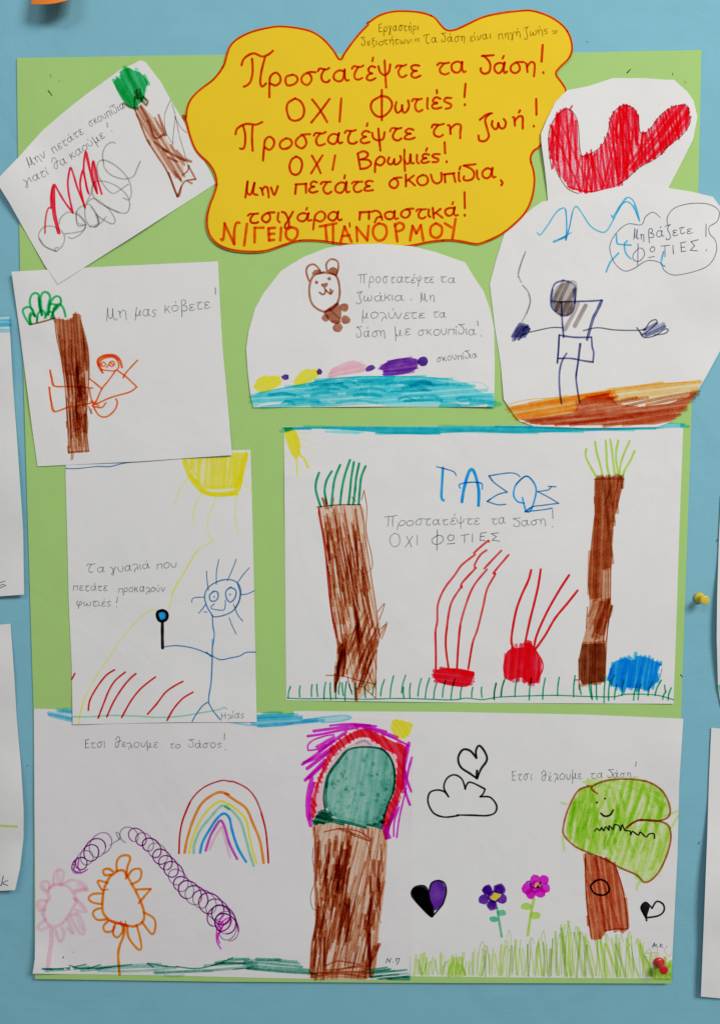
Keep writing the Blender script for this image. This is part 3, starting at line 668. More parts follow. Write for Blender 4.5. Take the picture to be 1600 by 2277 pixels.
fg.line('1190 520 1195 600 1205 670 1190 780 1190 840 1185 950 1180 1040 1165 1130 1160 1190|820 760 900 750 1000 760 1090 785 1180 825 1250 858 1330 845 1400 830 1450 803 1524 800|1145 800 1180 835|1150 1190 1110 1220 1060 1290 1035 1335|1160 1190 1200 1260 1255 1325', 'penblue', 2.8, .95)
fg.line('1190 700 1190 840 1185 950 1180 1040 1165 1130', 'blue', 3, .35)
hd = gl.part('head', fg)
hd.line('1190 515 1150 450 1130 370 1160 300 1230 255 1310 238 1380 262 1410 330 1395 410 1350 480 1280 515 1210 528 1185 515|1385 270 1405 340 1395 410 1370 455', 'penblue', 3, .95)
hd.line('1200 332 1170 358 1175 400 1210 405 1235 375 1228 335 1195 330|1330 300 1295 330 1300 385 1330 413 1365 380 1372 325 1330 298', 'penblue', 3.4, .9); hd.disc(1204, 372, 7, 'ink'); hd.disc(1327, 355, 7, 'ink')
hd.line('1205 428 1180 450 1195 468 1275 475 1290 440 1290 400', 'penblue', 2.4, .95)
hr = gl.part('hair', fg)
hr.line('1145 175 1150 250 1160 320|1240 85 1222 180 1222 275|1375 82 1345 160 1305 250|1475 148 1430 200 1385 262|1410 355 1460 350 1515 325|1130 375 1060 378 1035 390 1032 415|1140 430 1110 470 1085 500|1125 490 1150 490|1355 430 1385 510 1425 560|1320 535 1345 600 1375 660', 'penblue', 2.4, .95)
s_ = gl.part('signature'); s_.write('Ηλίας', '1262 1318 1432 1308', 34, 'pencil', 1.8)
gl.finish()

# ------------------------------------------------------------------ big landscape drawing with two trees and fires
ta = Sheet('drawing', 'wide white drawing of two brown trees, red fires, a blue bush and big blue letters', 'drawing',
           [(631, 949), (900, 948), (1200, 946), (1518, 942), (1512, 1100), (1507, 1242), (1502, 1400), (1496, 1565), (1300, 1564), (1080, 1563), (850, 1560), (636, 1557), (635, 1430), (633, 1200)],
           0.0006, WHITE, lifts=[(850, 1560, 230, .0010), (1496, 1565, 120, .001), (633, 1100, 150, .0006), (1300, 1564, 160, .0006)], group='drawings on the green poster')
view('K')
sk = ta.part('drawn_sky')
bp_ = 'K:36 63 300 60 700 58 1100 58 1500 57 L:400 51 1000 43 1402 39 1402 66 1000 84 500 100 200 108 K:1400 97 1200 105 1050 117 780 112 680 100 450 80 250 75 100 86 40 96'
sk.blob(bp_, 'teal', .85, .2, False); sk.hatch(bp_, 'teal', 1, 5, 6, (.25, .6), 12, .3, False, wob=2); sk.hatch('330 70 450 75 590 95 560 115 450 112 340 95', 'cyan', 5, 6, 6, (.3, .7), 6, .3)
sk.blob('K:36 64 100 62 100 86 40 96', 'green', .8, .2, False)
sn = ta.part('drawn_sun'); sp = '40 95 105 85 130 110 150 200 142 268 115 288 85 250 60 190'
sn.blob(sp, 'yellow', .85, .2); sn.hatch(sp, 'yellow', 70, 9, 6, (.3, .6), 2, .3); sn.line('120 280 128 340 130 405', 'yellow', 4, .7, .4); sn.line('140 255 180 290 208 350', 'yellow', 5.5, .8, .3)
sn.line('140 145 200 160 250 185|150 205 220 215 265 250|125 110 170 100 215 105|60 250 45 290', 'paleyellow', 2, .8, .4)
for nm_, s, c in (('a', ('285 388 265 450 262 510 280 580 297 630', '375 378 340 440 325 510 332 570 337 610', '435 332 400 420 385 500 372 630', '505 297 470 400 448 500 435 612', '533 312 515 420 505 520 495 612', '570 322 550 420 540 520 528 612', '615 342 585 420 575 510 567 612'), 'leafgreen'),):
    t1 = ta.part('drawn_tree'); lv = ta.part('leaves', t1)
    for q in s: lv.line('K: ' + q, c, 5.4, .95, .1)
t1.line('270 632 400 618 580 614', 'umber', 2.6)
tk = ta.part('trunk', t1)
t1p = 'K:288 642 580 622 605 760 640 1010 680 1250 705 1400 M:715 560 720 700 690 800 690 920 M:680 1040 M:560 1140 540 1140 500 960 M:430 1000 M:400 1080 400 900 412 760 385 600 K:365 1320 345 1150 320 880'
tk.blob(t1p, 'palebrown', .6, .35); tk.hatch(t1p, 'brown', 79, 8, 4, (.12, .5), 3, .45, False, skip=.15, wob=5, dang=6)
view('K')
streaks(tk, t1p, 80, 'brown', 150, 420, (.35, .8), (2.5, 5), -.16, (300, 680, 640, 1500), .4)
streaks(tk, t1p, 40, 'brown', 120, 300, (.5, .9), (3.5, 6), -.12, (320, 560, 650, 1550), .35)
view('M')
streaks(tk, t1p, 40, 'brown', 120, 260, (.45, .85), (3, 6), .35, (420, 740, 540, 1000), .3); streaks(tk, t1p, 16, 'brown', 100, 220, (.6, .9), (4, 7), .1, (400, 500, 700, 1080), .3)
tk.hatch('560 550 650 540 690 630 760 605 710 740 650 880 590 900 520 800', 'brown', 118, 9, 4.5, (.3, .7), 8, .3, skip=.15)
tk.line('285 0 320 0', 'brown', .5, .1)
view('K')
tk.line('283 640 300 750 330 930 345 1100 365 1300 388 1450 410 1560', 'redline', 4.6, .7); tk.line('283 640 300 750 325 930 345 1100 362 1300 385 1460', 'brown', 3, .8)
tk.line('580 615 600 720 610 850 640 1010 665 1180 690 1350 705 1480 715 1560|605 515 588 580|605 515 625 640 620 800 655 960 665 1050 650 1080|310 570 325 630|335 560 345 610|390 565 385 620|545 590 520 560|700 1380 750 1320 715 1430|720 1500 765 1468 730 1570|560 1050 600 1110 635 1090', 'brown', 2.4, .75)
tk.line('310 570 335 640|330 580 350 640', 'brown', 6, .5)
view('M')
tk.line('335 965 450 970 560 1000 690 1030|695 790 690 920 688 1125|400 900 398 1080|545 1140 550 1000 580 900|480 920 500 1040 520 1080|590 1040 690 1130|610 900 690 1060', 'brown', 2.6, .8); tk.line('400 960 402 1080|550 1060 548 1140|415 1000 420 900', 'brown', 7, .85)
f1 = ta.part('drawn_fire')
for s in ('1115 920 1115 800 1112 660 1125 580 1130 460 1175 350 1250 250 1300 180 1395 105', '1385 95 1440 45 1490 6 1492 14', '1205 915 1185 750 1195 610 1225 450 1300 330', '1300 340 1300 310 1400 200', '1395 200 1390 180 1430 110 1475 75', '1265 915 1275 750 1290 600 1340 430 1390 320 1478 212', '1460 205 1520 140 1580 78', '1345 920 1375 740 1410 640 1450 480 1480 350 1540 240 N:50 240 160 108'):
    f1.line(s, 'redline', 4.8, .95, .08)
f1.line('1115 920 1115 800 1112 660|1205 915 1185 750 1195 620|1265 915 1275 750 1290 610|1345 920 1375 740', 'red', 4.8, .45)
bs = ta.part('fire_base', f1); q = '1095 960 1120 925 1250 914 1382 940 1382 975 1340 1045 1200 1036 1120 1005'
bs.blob(q, 'red', .95, .1); bs.hatch(q, 'red', 6, 8, 7, (.35, .7), 4, .2)
view('N')
f2 = ta.part('drawn_fire')
for s in ('190 770 180 700 210 520 250 400 300 290 320 217', '275 745 310 580 340 460 370 330 388 212', '340 770 360 680 430 520 520 360 590 252', '350 780 420 680 490 560 580 450 650 362'): f2.line(s, 'redline', 5.6, .95, .08); f2.line(s, 'red', 4.5, .4)
bs = ta.part('fire_base', f2); q = '120 920 135 830 160 785 210 770 265 765 275 738 325 738 340 775 368 800 385 900 370 1010 300 1022 250 982 150 997'
bs.blob(q, 'red', .95, .08); bs.hatch(q, 'red', 93, 9, 8, (.3, .7), 6, .15, False); bs.line('360 800 400 870 400 930 370 985', 'red', 3.2, .95)
t2 = ta.part('drawn_tree'); lv = ta.part('leaves', t2)
for s in ('712 218 708 270 740 340 785 420', '775 168 785 240 810 330 830 415', '850 158 855 250 860 340 880 430', '882 152 895 230 905 330 915 400', '940 158 925 230 925 310 940 395', '1020 162 985 240 955 330 950 395', '1055 234 1020 310 985 370 970 420'): lv.line('L: ' + s, 'lime', 5.2, 1, .12)
tk = ta.part('trunk', t2)
tp = 'L:770 435 790 416 830 412 860 430 905 415 925 390 960 410 980 432 960 530 940 610 945 680 915 682 922 765 905 772 895 900 912 1035 890 1040 888 1180 890 1325 905 1332 885 1420 N:868 560 835 690 850 740 850 870 842 1010 760 1020 690 1035 662 990 658 850 680 745 715 620 L:735 1320 722 1180 730 1050 750 850 770 680 768 560'
tk.blob(tp, 'brown', .55, .3, False)
up = 'L:770 435 830 415 960 410 980 432 940 610 915 700 905 770 895 900 890 1060 820 1080 820 1280 735 1290 722 1180 730 1050 750 850 770 680 768 560'
tk.blob(up, 'brown', .62, .25, False); tk.hatch(up, 'brown', 92, 9, 8, (.3, .65), 3, .3, False, skip=.12); tk.hatch(up, 'umber', 84, 22, 6, (.2, .5), 3, .3, False, skip=.35)
tk.hatch('L:820 1080 890 1060 888 1320 860 1330 820 1290', 'brown', 91, 6, 2.4, (.5, .9), 4, .3, False)
tk.hatch('N:725 460 880 430 895 480 860 590 830 690 760 720 740 600', 'brown', 112, 9, 6, (.25, .7), 5, .35, False, skip=.2)
tk.blob('N:800 440 880 430 895 480 872 590 838 690 770 660 760 590 790 520', 'brown', .6, .35, False); tk.hatch('N:790 440 885 430 895 480 870 590 835 720 760 690 770 560', 'brown', 100, 7, 6, (.3, .8), 4, .35, False, skip=.1)
lo = 'N:680 745 850 735 850 870 842 1010 760 1020 690 1035 662 990 658 850'
tk.blob(lo, 'umber', .8, .2, False); tk.hatch(lo, 'brown', 90, 8, 8, (.45, .8), 3, .2, False)
tk.line('N:890 480 865 620 850 880 848 960|N:875 560 850 730|N:658 850 660 1065|N:635 998 665 998|N:720 480 712 630|L:770 432 980 432|L:768 560 770 610|L:890 480 840 620|L:940 440 900 620', 'brown', 2.6, .9)
bu = ta.part('drawn_bush'); q = 'N:860 990 890 900 920 862 1000 838 1022 858 1060 852 1066 825 1150 838 1190 860 1242 880 1220 950 1230 1000 1150 1075 1100 1062 1000 1050 978 1108 958 1050 900 1048'
bu.blob(q, 'blue', .85, .12, False); bu.hatch(q, 'blue', 100, 9, 8, (.3, .6), 5, .15, False, dang=5); bu.line('N:1250 915 1235 985', 'penblue', 2, .6)
gs = ta.part('drawn_grass')
gs.line('M:60 1128 200 1132 400 1130 600 1135 900 1130 1220 1140 1330 1128 1430 1138 N:0 1135 100 1120 300 1112 500 1108 700 1115 900 1118 1000 1100 1200 1105 1330 1138', 'leafgreen', 2.8, .95)
for a in ((82, 1045, 66, 1125), (150, 1042, 148, 1118), (236, 1032, 232, 1115), (270, 1030, 276, 1115), (332, 1016, 320, 1135), (364, 1020, 370, 1138), (405, 1012, 405, 1132), (435, 1018, 425, 1100), (450, 1020, 458, 1110), (480, 1010, 470, 1145), (500, 1030, 520, 1100), (540, 1020, 545, 1120),
          (610, 1025, 615, 1122), (690, 1010, 665, 1100), (750, 996, 722, 1112), (815, 970, 790, 1122), (900, 966, 872, 1090), (885, 1050, 888, 1128), (935, 1022, 930, 1125), (1012, 988, 988, 1112), (1070, 986, 1040, 1125), (1120, 1020, 1100, 1130), (1185, 1000, 1162, 1120), (1250, 992, 1222, 1136), (1300, 1045, 1290, 1130), (1378, 1052, 1370, 1120), (1440, 1050, 1443, 1122), (1545, 1022, 1528, 1136), (1600, 1000, 1580, 1115)):
    gs.line(f'M:{a[0]} {a[1]} {(a[0] * .4 + a[2] * .6) - 3} {(a[1] + a[3]) / 2} {a[2]} {a[3]}', 'leafgreen', 3.4, .95)
for a in ((70, 1022, 57, 1138), (138, 980, 104, 1115), (220, 992, 205, 1115), (322, 988, 306, 1140), (420, 986, 402, 1135), (520, 980, 508, 1110), (632, 968, 622, 1118), (665, 1030, 675, 1100), (730, 1030, 750, 1130), (745, 1015, 755, 1138), (785, 1020, 787, 1138), (850, 970, 838, 1158), (880, 1000, 870, 1145),
          (910, 965, 890, 1030), (930, 1030, 912, 1135), (978, 1000, 965, 1110), (1070, 1030, 1048, 1142), (1100, 1030, 1080, 1138), (1180, 1010, 1150, 1110), (1245, 1000, 1200, 1108), (1270, 1035, 1275, 1080), (1278, 1080, 1255, 1135), (1315, 1055, 1293, 1140)):
    gs.line(f'N:{a[0]} {a[1]} {(a[0] * .4 + a[2] * .6) - 3} {(a[1] + a[3]) / 2} {a[2]} {a[3]}', 'leafgreen', 3.6, .95)
view('K')
nl = ta.part('blue_lettering')
nl.line('1120 345 1180 360 1240 380 1260 408', 'penblue', 2.8); nl.line('1165 352 1160 450 1155 560 1170 585', 'blue', 5.8, .85); nl.line('1300 595 1315 500 1352 378 1385 378 1418 500 1418 620', 'blue', 7, .95)
nl.line('1445 505 1440 465 1390 455 1320 460 1280 475 1290 498', 'blue', 3.4, .9); nl.line('1440 465 1390 455 1330 460', 'ink', 2, .6)
nl.line('L:240 415 210 395 150 390 20 410|L:20 410 60 460 150 525|L:150 525 80 545 8 592|L:8 592 80 615 140 612', 'penblue', 3.2, .95)
nl.line('L:270 605 220 590 195 540 215 470 285 412 340 460 355 530 320 650 285 660 258 565', 'blue', 4, .85); nl.line('L:215 470 285 412 340 460', 'ink', 2.4, .6); nl.line('L:495 488 440 485|L:465 485 440 510 365 522|L:365 522 440 560 515 605|L:515 605 400 620 330 630 275 665|L:275 665 400 652 470 640', 'penblue', 3, .95)
nl.line('L:20 410 45 445|L:30 575 8 592|L:330 630 280 665', 'blue', 4, .5)
t = ta.part('handwriting')
t.write('Προστατέψτε', '760 765 1425 755', 42, w=1.9); t.write('τα', '1515 756 L:140 750', 40, w=1.9)
view('L'); t.write('δαση', '195 772 425 752', 38, w=1.9); t.line('472 650 475 715|472 770 473 774', 'pencil', 1.9)
view('K'); t.write('Ο', '790 913 864 912', 58, w=1.9); t.write('Χ', '898 918 945 916', 56, w=1.9); t.write('Ι', '982 908 990 908', 48, w=1.9)
t.line('1130 833 1090 858 1095 890 1130 897 1166 872 1160 840 1128 832|1125 795 1122 940|1215 830 1198 850 1215 872 1240 860 1240 835 1212 830|1195 895 1250 890|1295 835 1350 825|1320 830 1318 885|1375 825 1375 880|1435 818 1428 868|1435 818 1475 812|1432 842 1460 840|1428 868 1465 870|1560 815 1510 822|1510 822 1545 842|1545 842 1515 868|1515 868 1570 875', 'pencil', 1.9)
ta.finish()

# ------------------------------------------------------------------ tree hugging drawing
th = Sheet('drawing', 'square white drawing of an orange child hugging a dark brown tree trunk', 'drawing',
           [(26, 604), (250, 592), (485, 581), (489, 669), (495, 772), (509, 927), (516, 1012), (309, 1026), (84, 1037), (73, 960), (62, 875), (45, 740)],
           0.00124, WHITE, lifts=[(26, 604, 110, .002), (516, 1012, 140, .0018), (300, 1026, 160, .0010), (60, 880, 110, .0012)], group='drawings on the green poster')
view('H')
tr = th.part('drawn_tree')
tk = th.part('trunk', tr)
tp = '355 310 440 325 470 305 475 282 515 282 525 330 550 430 572 520 578 620 575 720 570 850 560 980 565 1080 575 1172 540 1172 445 1182 442 1080 440 950 430 850 420 740 405 620 385 500 365 420'
tk.blob(tp, 'brown', .4, .3, False); tk.hatch(tp, 'brown', 86, 8, 4.5, (.35, .75), 2, .4, False, skip=.1)
tk.blob('358 315 440 328 475 305 478 285 515 285 525 330 550 430 572 520 575 640 500 690 430 680 405 600 385 500', 'brown', .6, .3, False)
streaks(tk, tp, 40, 'brown', 100, 300, (.4, .8), (2.5, 5), -.08, (380, 570, 320, 1150), .4)
streaks(tk, tp, 26, 'brown', 60, 160, (.5, .9), (5, 9), -.05, (480, 560, 560, 1150), .5)
tk.line('465 1180 462 1230|475 1180 472 1225|575 885 590 930|590 900 595 930|430 980 432 1020|355 312 365 420 405 620 430 850 442 1080 445 1182|525 330 572 520 575 720 560 980 575 1172', 'brown', 2.4, .85); tk.line('445 1182 575 1172', 'brown', 4, .8)
cr = th.part('crown', tr)
cr.line('192 352 160 300 150 258 182 240 212 256 225 300|195 345 200 300 220 285 240 310 240 338|225 300 195 220 205 165 235 150 255 170 255 230 272 295|272 290 260 210 275 152 305 146 325 175 318 240 312 292|315 290 330 210 360 172 390 180 392 220 350 270 330 310|240 335 250 280 280 265 300 305|290 312 310 275 338 275 350 305|340 312 350 250 385 222 412 250 425 302|205 350 190 310 200 280|330 220 370 230 350 260', 'green', 5.2, .9, .15)
cr.line('265 200 275 290|320 200 300 290|250 180 262 260', 'green', 6, .5)
cr.line('195 354 260 340 350 314', 'umber', 4, .95)
ch = th.part('drawn_child')
hd = th.part('hair', ch); hd.line('665 665 638 620 636 578 680 553 740 553 773 580 790 630|640 620 640 585 680 560 735 560 765 580', 'vermilion', 5.5, .95, .1)
fc = th.part('face', ch); fc.line('660 650 648 605 670 575 730 565 762 592 768 630 745 652 700 652 660 645|655 612 670 596 686 612 670 626 655 612|708 602 728 590 742 610 722 626 705 610|690 632 705 612|715 600 735 615', 'vermilion', 3.4, .9, .1)
bd = th.part('body', ch)
bd.line('750 650 700 720 660 770 620 860|760 650 820 695 885 757|885 757 840 790 720 825 620 870|798 698 820 660 890 585|580 705 620 735 660 770|325 650 335 700 350 750 440 755 520 757 600 765|320 760 330 840 350 915 440 890 520 875 600 860|580 770 590 830 610 870|600 875 640 940 690 950 740 910 760 860 750 835|610 885 660 890 685 860', 'vermilion', 3.8, .95, .1)
bd.line('325 650 335 700 350 750|320 760 330 840 350 915|590 850 640 880|600 880 620 850', 'vermilion', 4.6, .6)
t = th.part('handwriting')
t.write('Μη', '690 325 820 314', 50, w=2); t.write('μας', '872 300 1010 300', 42, w=2); t.write('κόβετε', '1065 278 1358 250', 44, w=2); t.line('1393 116 1394 158', 'pencil', 2)
th.finish()

# ------------------------------------------------------------------ fire drawing, hung askew
fi = Sheet('drawing', 'tilted white drawing of a tree beside a red zigzag fire and grey smoke scribbles', 'drawing',
           [(-9, 402), (44, 347), (94, 291), (140, 251), (188, 213), (266, 156), (297, 142), (312, 134), (324, 138), (359, 184), (381, 225), (406, 266), (440, 330), (480, 408), (380, 472), (290, 530), (129, 632), (100, 590), (60, 520), (22, 452)],
           0.0007, WHITE, lifts=[(-9, 402, 150, .005), (129, 622, 150, .0012), (300, 524, 140, .0016)], group='drawings on the green poster')
view('A')
tr = fi.part('drawn_tree')
cr = fi.part('crown', tr); cp = '850 512 880 488 920 480 950 500 1000 515 1040 560 1055 585 1035 640 1030 700 990 740 960 775 900 750 870 710 830 640 808 585 835 552 862 560'
cr.blob(cp, 'green', .95, .12, False); cr.hatch(cp, 'green', 60, 10, 8, (.3, .6), 3, .2, False, dang=8)
tk = fi.part('trunk', tr); tp = '965 770 1010 750 1090 830 1150 900 1185 990 1240 1060 1300 1100 1365 1145 1300 1150 1310 1230 1290 1290 1220 1230 1120 1110 1050 1000 1000 880'
tk.blob(tp, 'palebrown', .55, .3, False); tk.hatch(tp, 'hairbrown', 58, 9, 5.5, (.25, .7), 5, .3, False, skip=.12)
tk.line('1000 760 1060 870 1100 980 1160 960|1050 860 1120 960|1100 1010 1190 1080|1160 1060 1270 1120 1360 1150|1130 820 1140 850 1180 960|1200 1120 1260 1150', 'hairbrown', 6, .85, .2)
tk.line('960 690 960 770 1000 880 1050 1000 1120 1110 1190 1220 1262 1400|1262 1400 1300 1310 1330 1285 1392 1275|1392 1275 1360 1215 1340 1180|1300 1245 1335 1215 1345 1180', 'hairbrown', 4.2, .9, .15); tk.line('1200 1230 1265 1395 1290 1330|1330 1285 1365 1305|1240 1220 1290 1290', 'hairbrown', 5, .7)
tk.line('1215 712 1180 790 1170 860 1185 950 1230 1020|1225 740 1250 830 1275 960 1310 1080 1340 1190|1240 830 1290 910 1330 945|1250 830 1235 940 1230 1030', 'taupe', 2.2, .6)
tk.line('975 640 985 700|995 635 1010 720|960 650 975 700|1020 690 1050 720 1040 750|1000 700 1030 740|880 735 930 765 980 770', 'umber', 5.5, .7, .2); tk.line('960 700 985 760|975 690 1000 750', 'white_' if False else 'palebrown', 3, .3)
t = fi.part('handwriting')
t.write('Μην', '212 1192 332 1118', 44); t.write('πετάτε', '385 1092 600 948', 38); t.write('σκουπίδια', '642 902 890 770', 36)
t.write('γιατί', '175 1318 348 1243', 38); t.write('θα', '390 1205 482 1165', 38); t.write('καούμε', '512 1135 748 975', 36); t.line('762 872 766 905|797 930 798 934', 'pencil', 1.8)
view('G')
fr = fi.part('drawn_fire')
fr.line('402 875 405 770 420 680 440 645 455 652', 'redline', 4.2, .9)
fr.line('458 640 455 560 465 480 485 442 520 500 580 600 650 692|650 692 620 560 605 450 610 370 630 292 660 370 690 470 730 570 758 648|758 648 725 520 715 420 740 312 760 400 775 480 790 522|745 305 750 220 765 147 785 220 800 300 820 400 866 520|866 520 835 410 820 320 830 232 850 300 870 400 906 525', 'red', 4.6, .85, .12)
fr.blob('455 480 490 455 494 560 500 680 520 780 542 885 512 882 490 800 465 690', 'red', .9, .08); fr.line('740 330 790 520|830 250 865 500|760 170 800 320', 'red', 4, .5)
sm_ = fi.part('drawn_smoke')
for s in ('500 1035 400 990 345 900 380 830 450 810 530 840 575 900 560 980 500 1035 490 1010 520 1000', '530 790 540 740 600 690 670 700 730 740 765 800 740 850 660 870 580 880', '610 910 650 920 720 880 760 820', '765 800 700 810 680 750 690 670 740 630 800 620 850 690 880 770 860 815 800 810 760 740 760 640 800 580 850 570 950 640 1010 720 1025 770 990 790 900 740 860 710',
          '840 820 900 780 945 730', '880 790 870 720 810 640', '770 600 820 500 830 440 870 410 960 420 1060 470 1130 540 1155 620 1130 690 1060 690 950 640 880 600 830 540 815 480 840 420', '1095 560 1150 575 1170 500 1140 390 1050 290 950 230 890 230 865 280 880 370 950 480 1010 520 1080 480 1140 440', '920 240 915 160 950 90 1000 65 1025 72', '920 220 930 290 980 350 1060 385 1130 390 1190 365 1220 300 1248 235'):
    sm_.line(s, 'grey', 3.3, .85, .25)
sm_.line('680 680 690 780 760 800|700 700 760 780|850 700 870 790 800 815|930 630 1060 690|500 1035 400 990 350 920', 'grey', 4, .6, .25)
fi.finish()

# ------------------------------------------------------------------ yellow cloud sign
c_out = P('B:1265 465 1220 395 1140 305 1050 245 940 215 800 200 700 210 560 245 450 300 390 360 360 440 335 520 260 620 150 705 80 780 48 860 40 940 D:30 -90 50 0 75 90 110 180 155 240 220 300 265 370 282 455 265 530 230 620 207 720 210 810 240 885 300 945 380 980 480 998 600 1003 700 990 820 950 920 920 1000 913 1120 918 1280 940 E:130 965 280 968 430 950 550 925 680 912 780 918 900 940 960 935 1080 885 1180 820 1300 705 1360 590 1385 460 1380 360 1355 260 1380 200 1432 155 C:1360 860 1440 730 1470 645 1440 585 1400 525 1430 480 1490 420 1515 350 1500 260 1450 180 1350 110 1220 68 1110 72 1000 85 870 115 740 175 670 205 615 205 570 160 530 115 450 85 350 72 230 75 130 105 50 160 B:1500 170 1420 250 1340 350 1285 430')
cl = Sheet('cloud_sign', 'bright yellow cloud shaped sign with red hand lettering at the top of the poster', 'sign', c_out, 0.0011, YELLOW, smooth=True, thick=0.00025, grid=22,
           lifts=[(480, 450, 120, .0008), (1180, 480, 150, .0006), (520, 540, 150, .0008), (1250, 100, 160, .0008), (600, 60, 160, .0006)], sheet='card_sheet')
ol = cl.part('red_outline')
so = cl.outline; n = len(so); ins = []
for i in range(n):
    a, b = so[i - 2], so[(i + 2) % n]; l = math.dist(a, b) or 1
    nx, ny = -(b[1] - a[1]) / l, (b[0] - a[0]) / l
    q = (so[i][0] + nx * 2.6, so[i][1] + ny * 2.6)
    if not inside(q[0], q[1], so): q = (so[i][0] - nx * 2.6, so[i][1] - ny * 2.6)
    ins.append(q)
ins.append(ins[0])
for k in range(0, n, 60): ol.ribbon(ins[k:k + 62], 'signred', 4.6, .95, .1, cap=False, raw=True)
RD = dict(col='signred', w=5.3, dens=1.0, dry=.08)
def rl(p, s, w=5.4, c='signred'): p.line(s, c, w, 1.0, .08)
view('B'); p = cl.part('red_lettering')
rl(p, '487 515 510 460 580 422 650 447 700 430 735 402|570 465 575 560 560 640 530 675 505 685|672 455 645 560 635 650 650 685 680 660'); p.write('ροστατέψτε', 'B:700 685 C:432 541', 102, **RD)
view('C'); p.write('τα', '550 528 750 524', 78, **RD); p.write('δάση', '850 518 1246 524', 75, **RD); rl(p, '1298 320 1290 438|1303 514 1303 519')
view('B'); p = cl.part('red_lettering'); p.write('Ο', '845 956 982 956', 112, **RD); p.write('Χ', '1035 964 1165 960', 120, **RD); p.write('Ι', '1258 956 1272 956', 116, **RD)
view('C'); rl(p, '150 684 90 720 78 770 110 820 160 830 210 790 228 740 200 695 148 682|155 640 155 855'); p.write('ωτιές', '250 800 655 772', 84, **RD); rl(p, '750 597 742 690|745 742 745 748')
p = cl.part('red_lettering'); rl(p, 'B:440 1060 455 1015 520 980 600 985 650 965|D:500 0 515 60 515 140 500 180 475 178|D:575 0 570 90 575 195')
view('D'); p.write('ροστατέψτε', 'D:655 190 E:432 110', 92, **RD)
view('C'); p.write('τη', '505 980 715 962', 80, **RD); rl(p, '852 852 895 818 938 806|925 806 890 850 905 920 915 970 890 1002 850 1000 842 965'); p.write('ωή', '940 918 1160 896', 62, **RD); rl(p, '1252 705 1254 815|1235 895 1235 900')
view('D'); p = cl.part('red_lettering'); p.write('Ο', '868 386 970 384', 98, **RD); p.write('Χ', '1035 374 1115 370', 90, **RD); p.write('Ι', '1206 352 1216 352', 76, **RD); rl(p, '1405 222 1425 340|1405 217 1450 200 1485 220 1470 250 1430 265|1430 265 1490 270 1510 300 1480 330 1435 340')
view('E'); p.write('ρωμιές', '115 310 622 287', 72, **RD); rl(p, '668 130 672 215|684 280 684 286')
view('D'); p = cl.part('red_lettering'); rl(p, '518 565 535 440|535 440 530 520 560 540 590 450|590 450 580 530 612 545'); p.write('ην', '645 552 778 535', 66, **RD); p.write('πετάτε', '910 540 1530 514', 84, **RD)
view('E'); p.write('σκουπίδια', '230 490 1068 412', 74, **RD); rl(p, '1112 430 1125 450 1116 468')
view('D'); p = cl.part('red_lettering'); p.write('τσιγάρα', '540 768 1272 745', 72, **RD); rl(p, '1340 768 1342 798', 4)
p.write('πλαστικά', 'D:1415 745 E:768 714', 68, **RD); view('E'); rl(p, '825 525 828 650|827 703 827 710')
view('D'); p = cl.part('orange_lettering')
rl(p, '325 895 342 900 355 770|352 770 430 935|430 935 430 830 445 770 470 765|530 775 508 945|590 920 592 805|590 805 660 805|700 810 705 905|700 810 750 805|705 855 745 852|705 905 745 900|800 805 793 905|880 800 840 830 845 885 890 905 925 870 925 820 880 800|1105 795 1235 770|1150 790 1160 910|1210 785 1210 925|1270 915 1300 795|1300 795 1355 915|1285 870 1340 865|1400 910 1395 800|1395 800 1480 905|1480 905 1490 790', 6.2, 'signorange')
rl(p, 'E:150 770 110 800 105 860 140 905 185 895 210 850 200 790 150 770|E:275 775 295 912|E:275 790 310 765 345 785 335 820 290 835|E:395 905 415 790|E:415 790 445 850|E:445 850 480 785|E:480 785 500 905|E:600 770 560 800 560 860 600 885 640 860 645 800 600 770|E:670 770 722 802|E:755 735 730 890', 6.2, 'signorange')
view('C'); t = cl.part('handwriting'); PC = dict(col='olive', w=1.8, dens=.85, dry=.2)
t.write('Εργαστήρι', '135 228 415 214', 36, **PC); t.write('δεξιοτήτων:', '10 326 372 306', 32, **PC); t.write('«', '390 305 425 303', 36, **PC); t.write('Τα', '458 308 545 303', 36, **PC); t.write('δάση', '580 300 745 295', 36, **PC); t.write('είναι', '780 296 930 276', 36, **PC); t.write('πηγή', '988 278 1140 258', 36, **PC); t.write('ζωής', '1168 262 1335 240', 34, **PC); t.write('»', '1368 248 1412 242', 40, **PC)
cl.finish()

# ------------------------------------------------------------------ red flame sheet
he = Sheet('drawing', 'white cut out drawing of a big three pronged red flame beside the yellow sign', 'drawing',
           P('F:240 1250 228 1100 215 980 187 770 185 700 230 590 300 450 390 358 560 325 750 262 1000 262 1180 275 1235 275 1340 370 1390 440 1420 570 1385 750 1300 920 1190 1130 1170 1200 700 1215'),
           0.0008, WHITE, lifts=[(1230, 285, 170, .0011), (1190, 300, 90, .001), (1500, 300, 120, .001), (1215, 380, 90, .001)], group='drawings on the green poster')
view('F'); fl = he.part('drawn_flame')
fp = '250 740 275 620 335 520 395 505 440 550 470 620 480 760 500 880 530 870 600 860 660 800 720 690 745 560 800 500 860 475 925 510 955 600 970 690 1010 700 1060 650 1150 545 1230 490 1325 480 1355 560 1355 620 1290 710 1200 790 1100 880 960 965 870 1050 770 1130 640 1145 520 1165 400 1110 330 1020 280 940'
fl.blob(fp, 'red', .4, .75); fl.hatch(fp, 'red', 84, 6, 5.4, (.5, .95), 2, .4, skip=.16, dang=8, wob=4); fl.hatch(fp, 'red', 100, 10, 4.5, (.35, .8), 2, .5, skip=.45, dang=10, wob=4); fl.hatch(fp, 'red', 68, 12, 4.5, (.3, .8), 2, .5, skip=.5, dang=10)
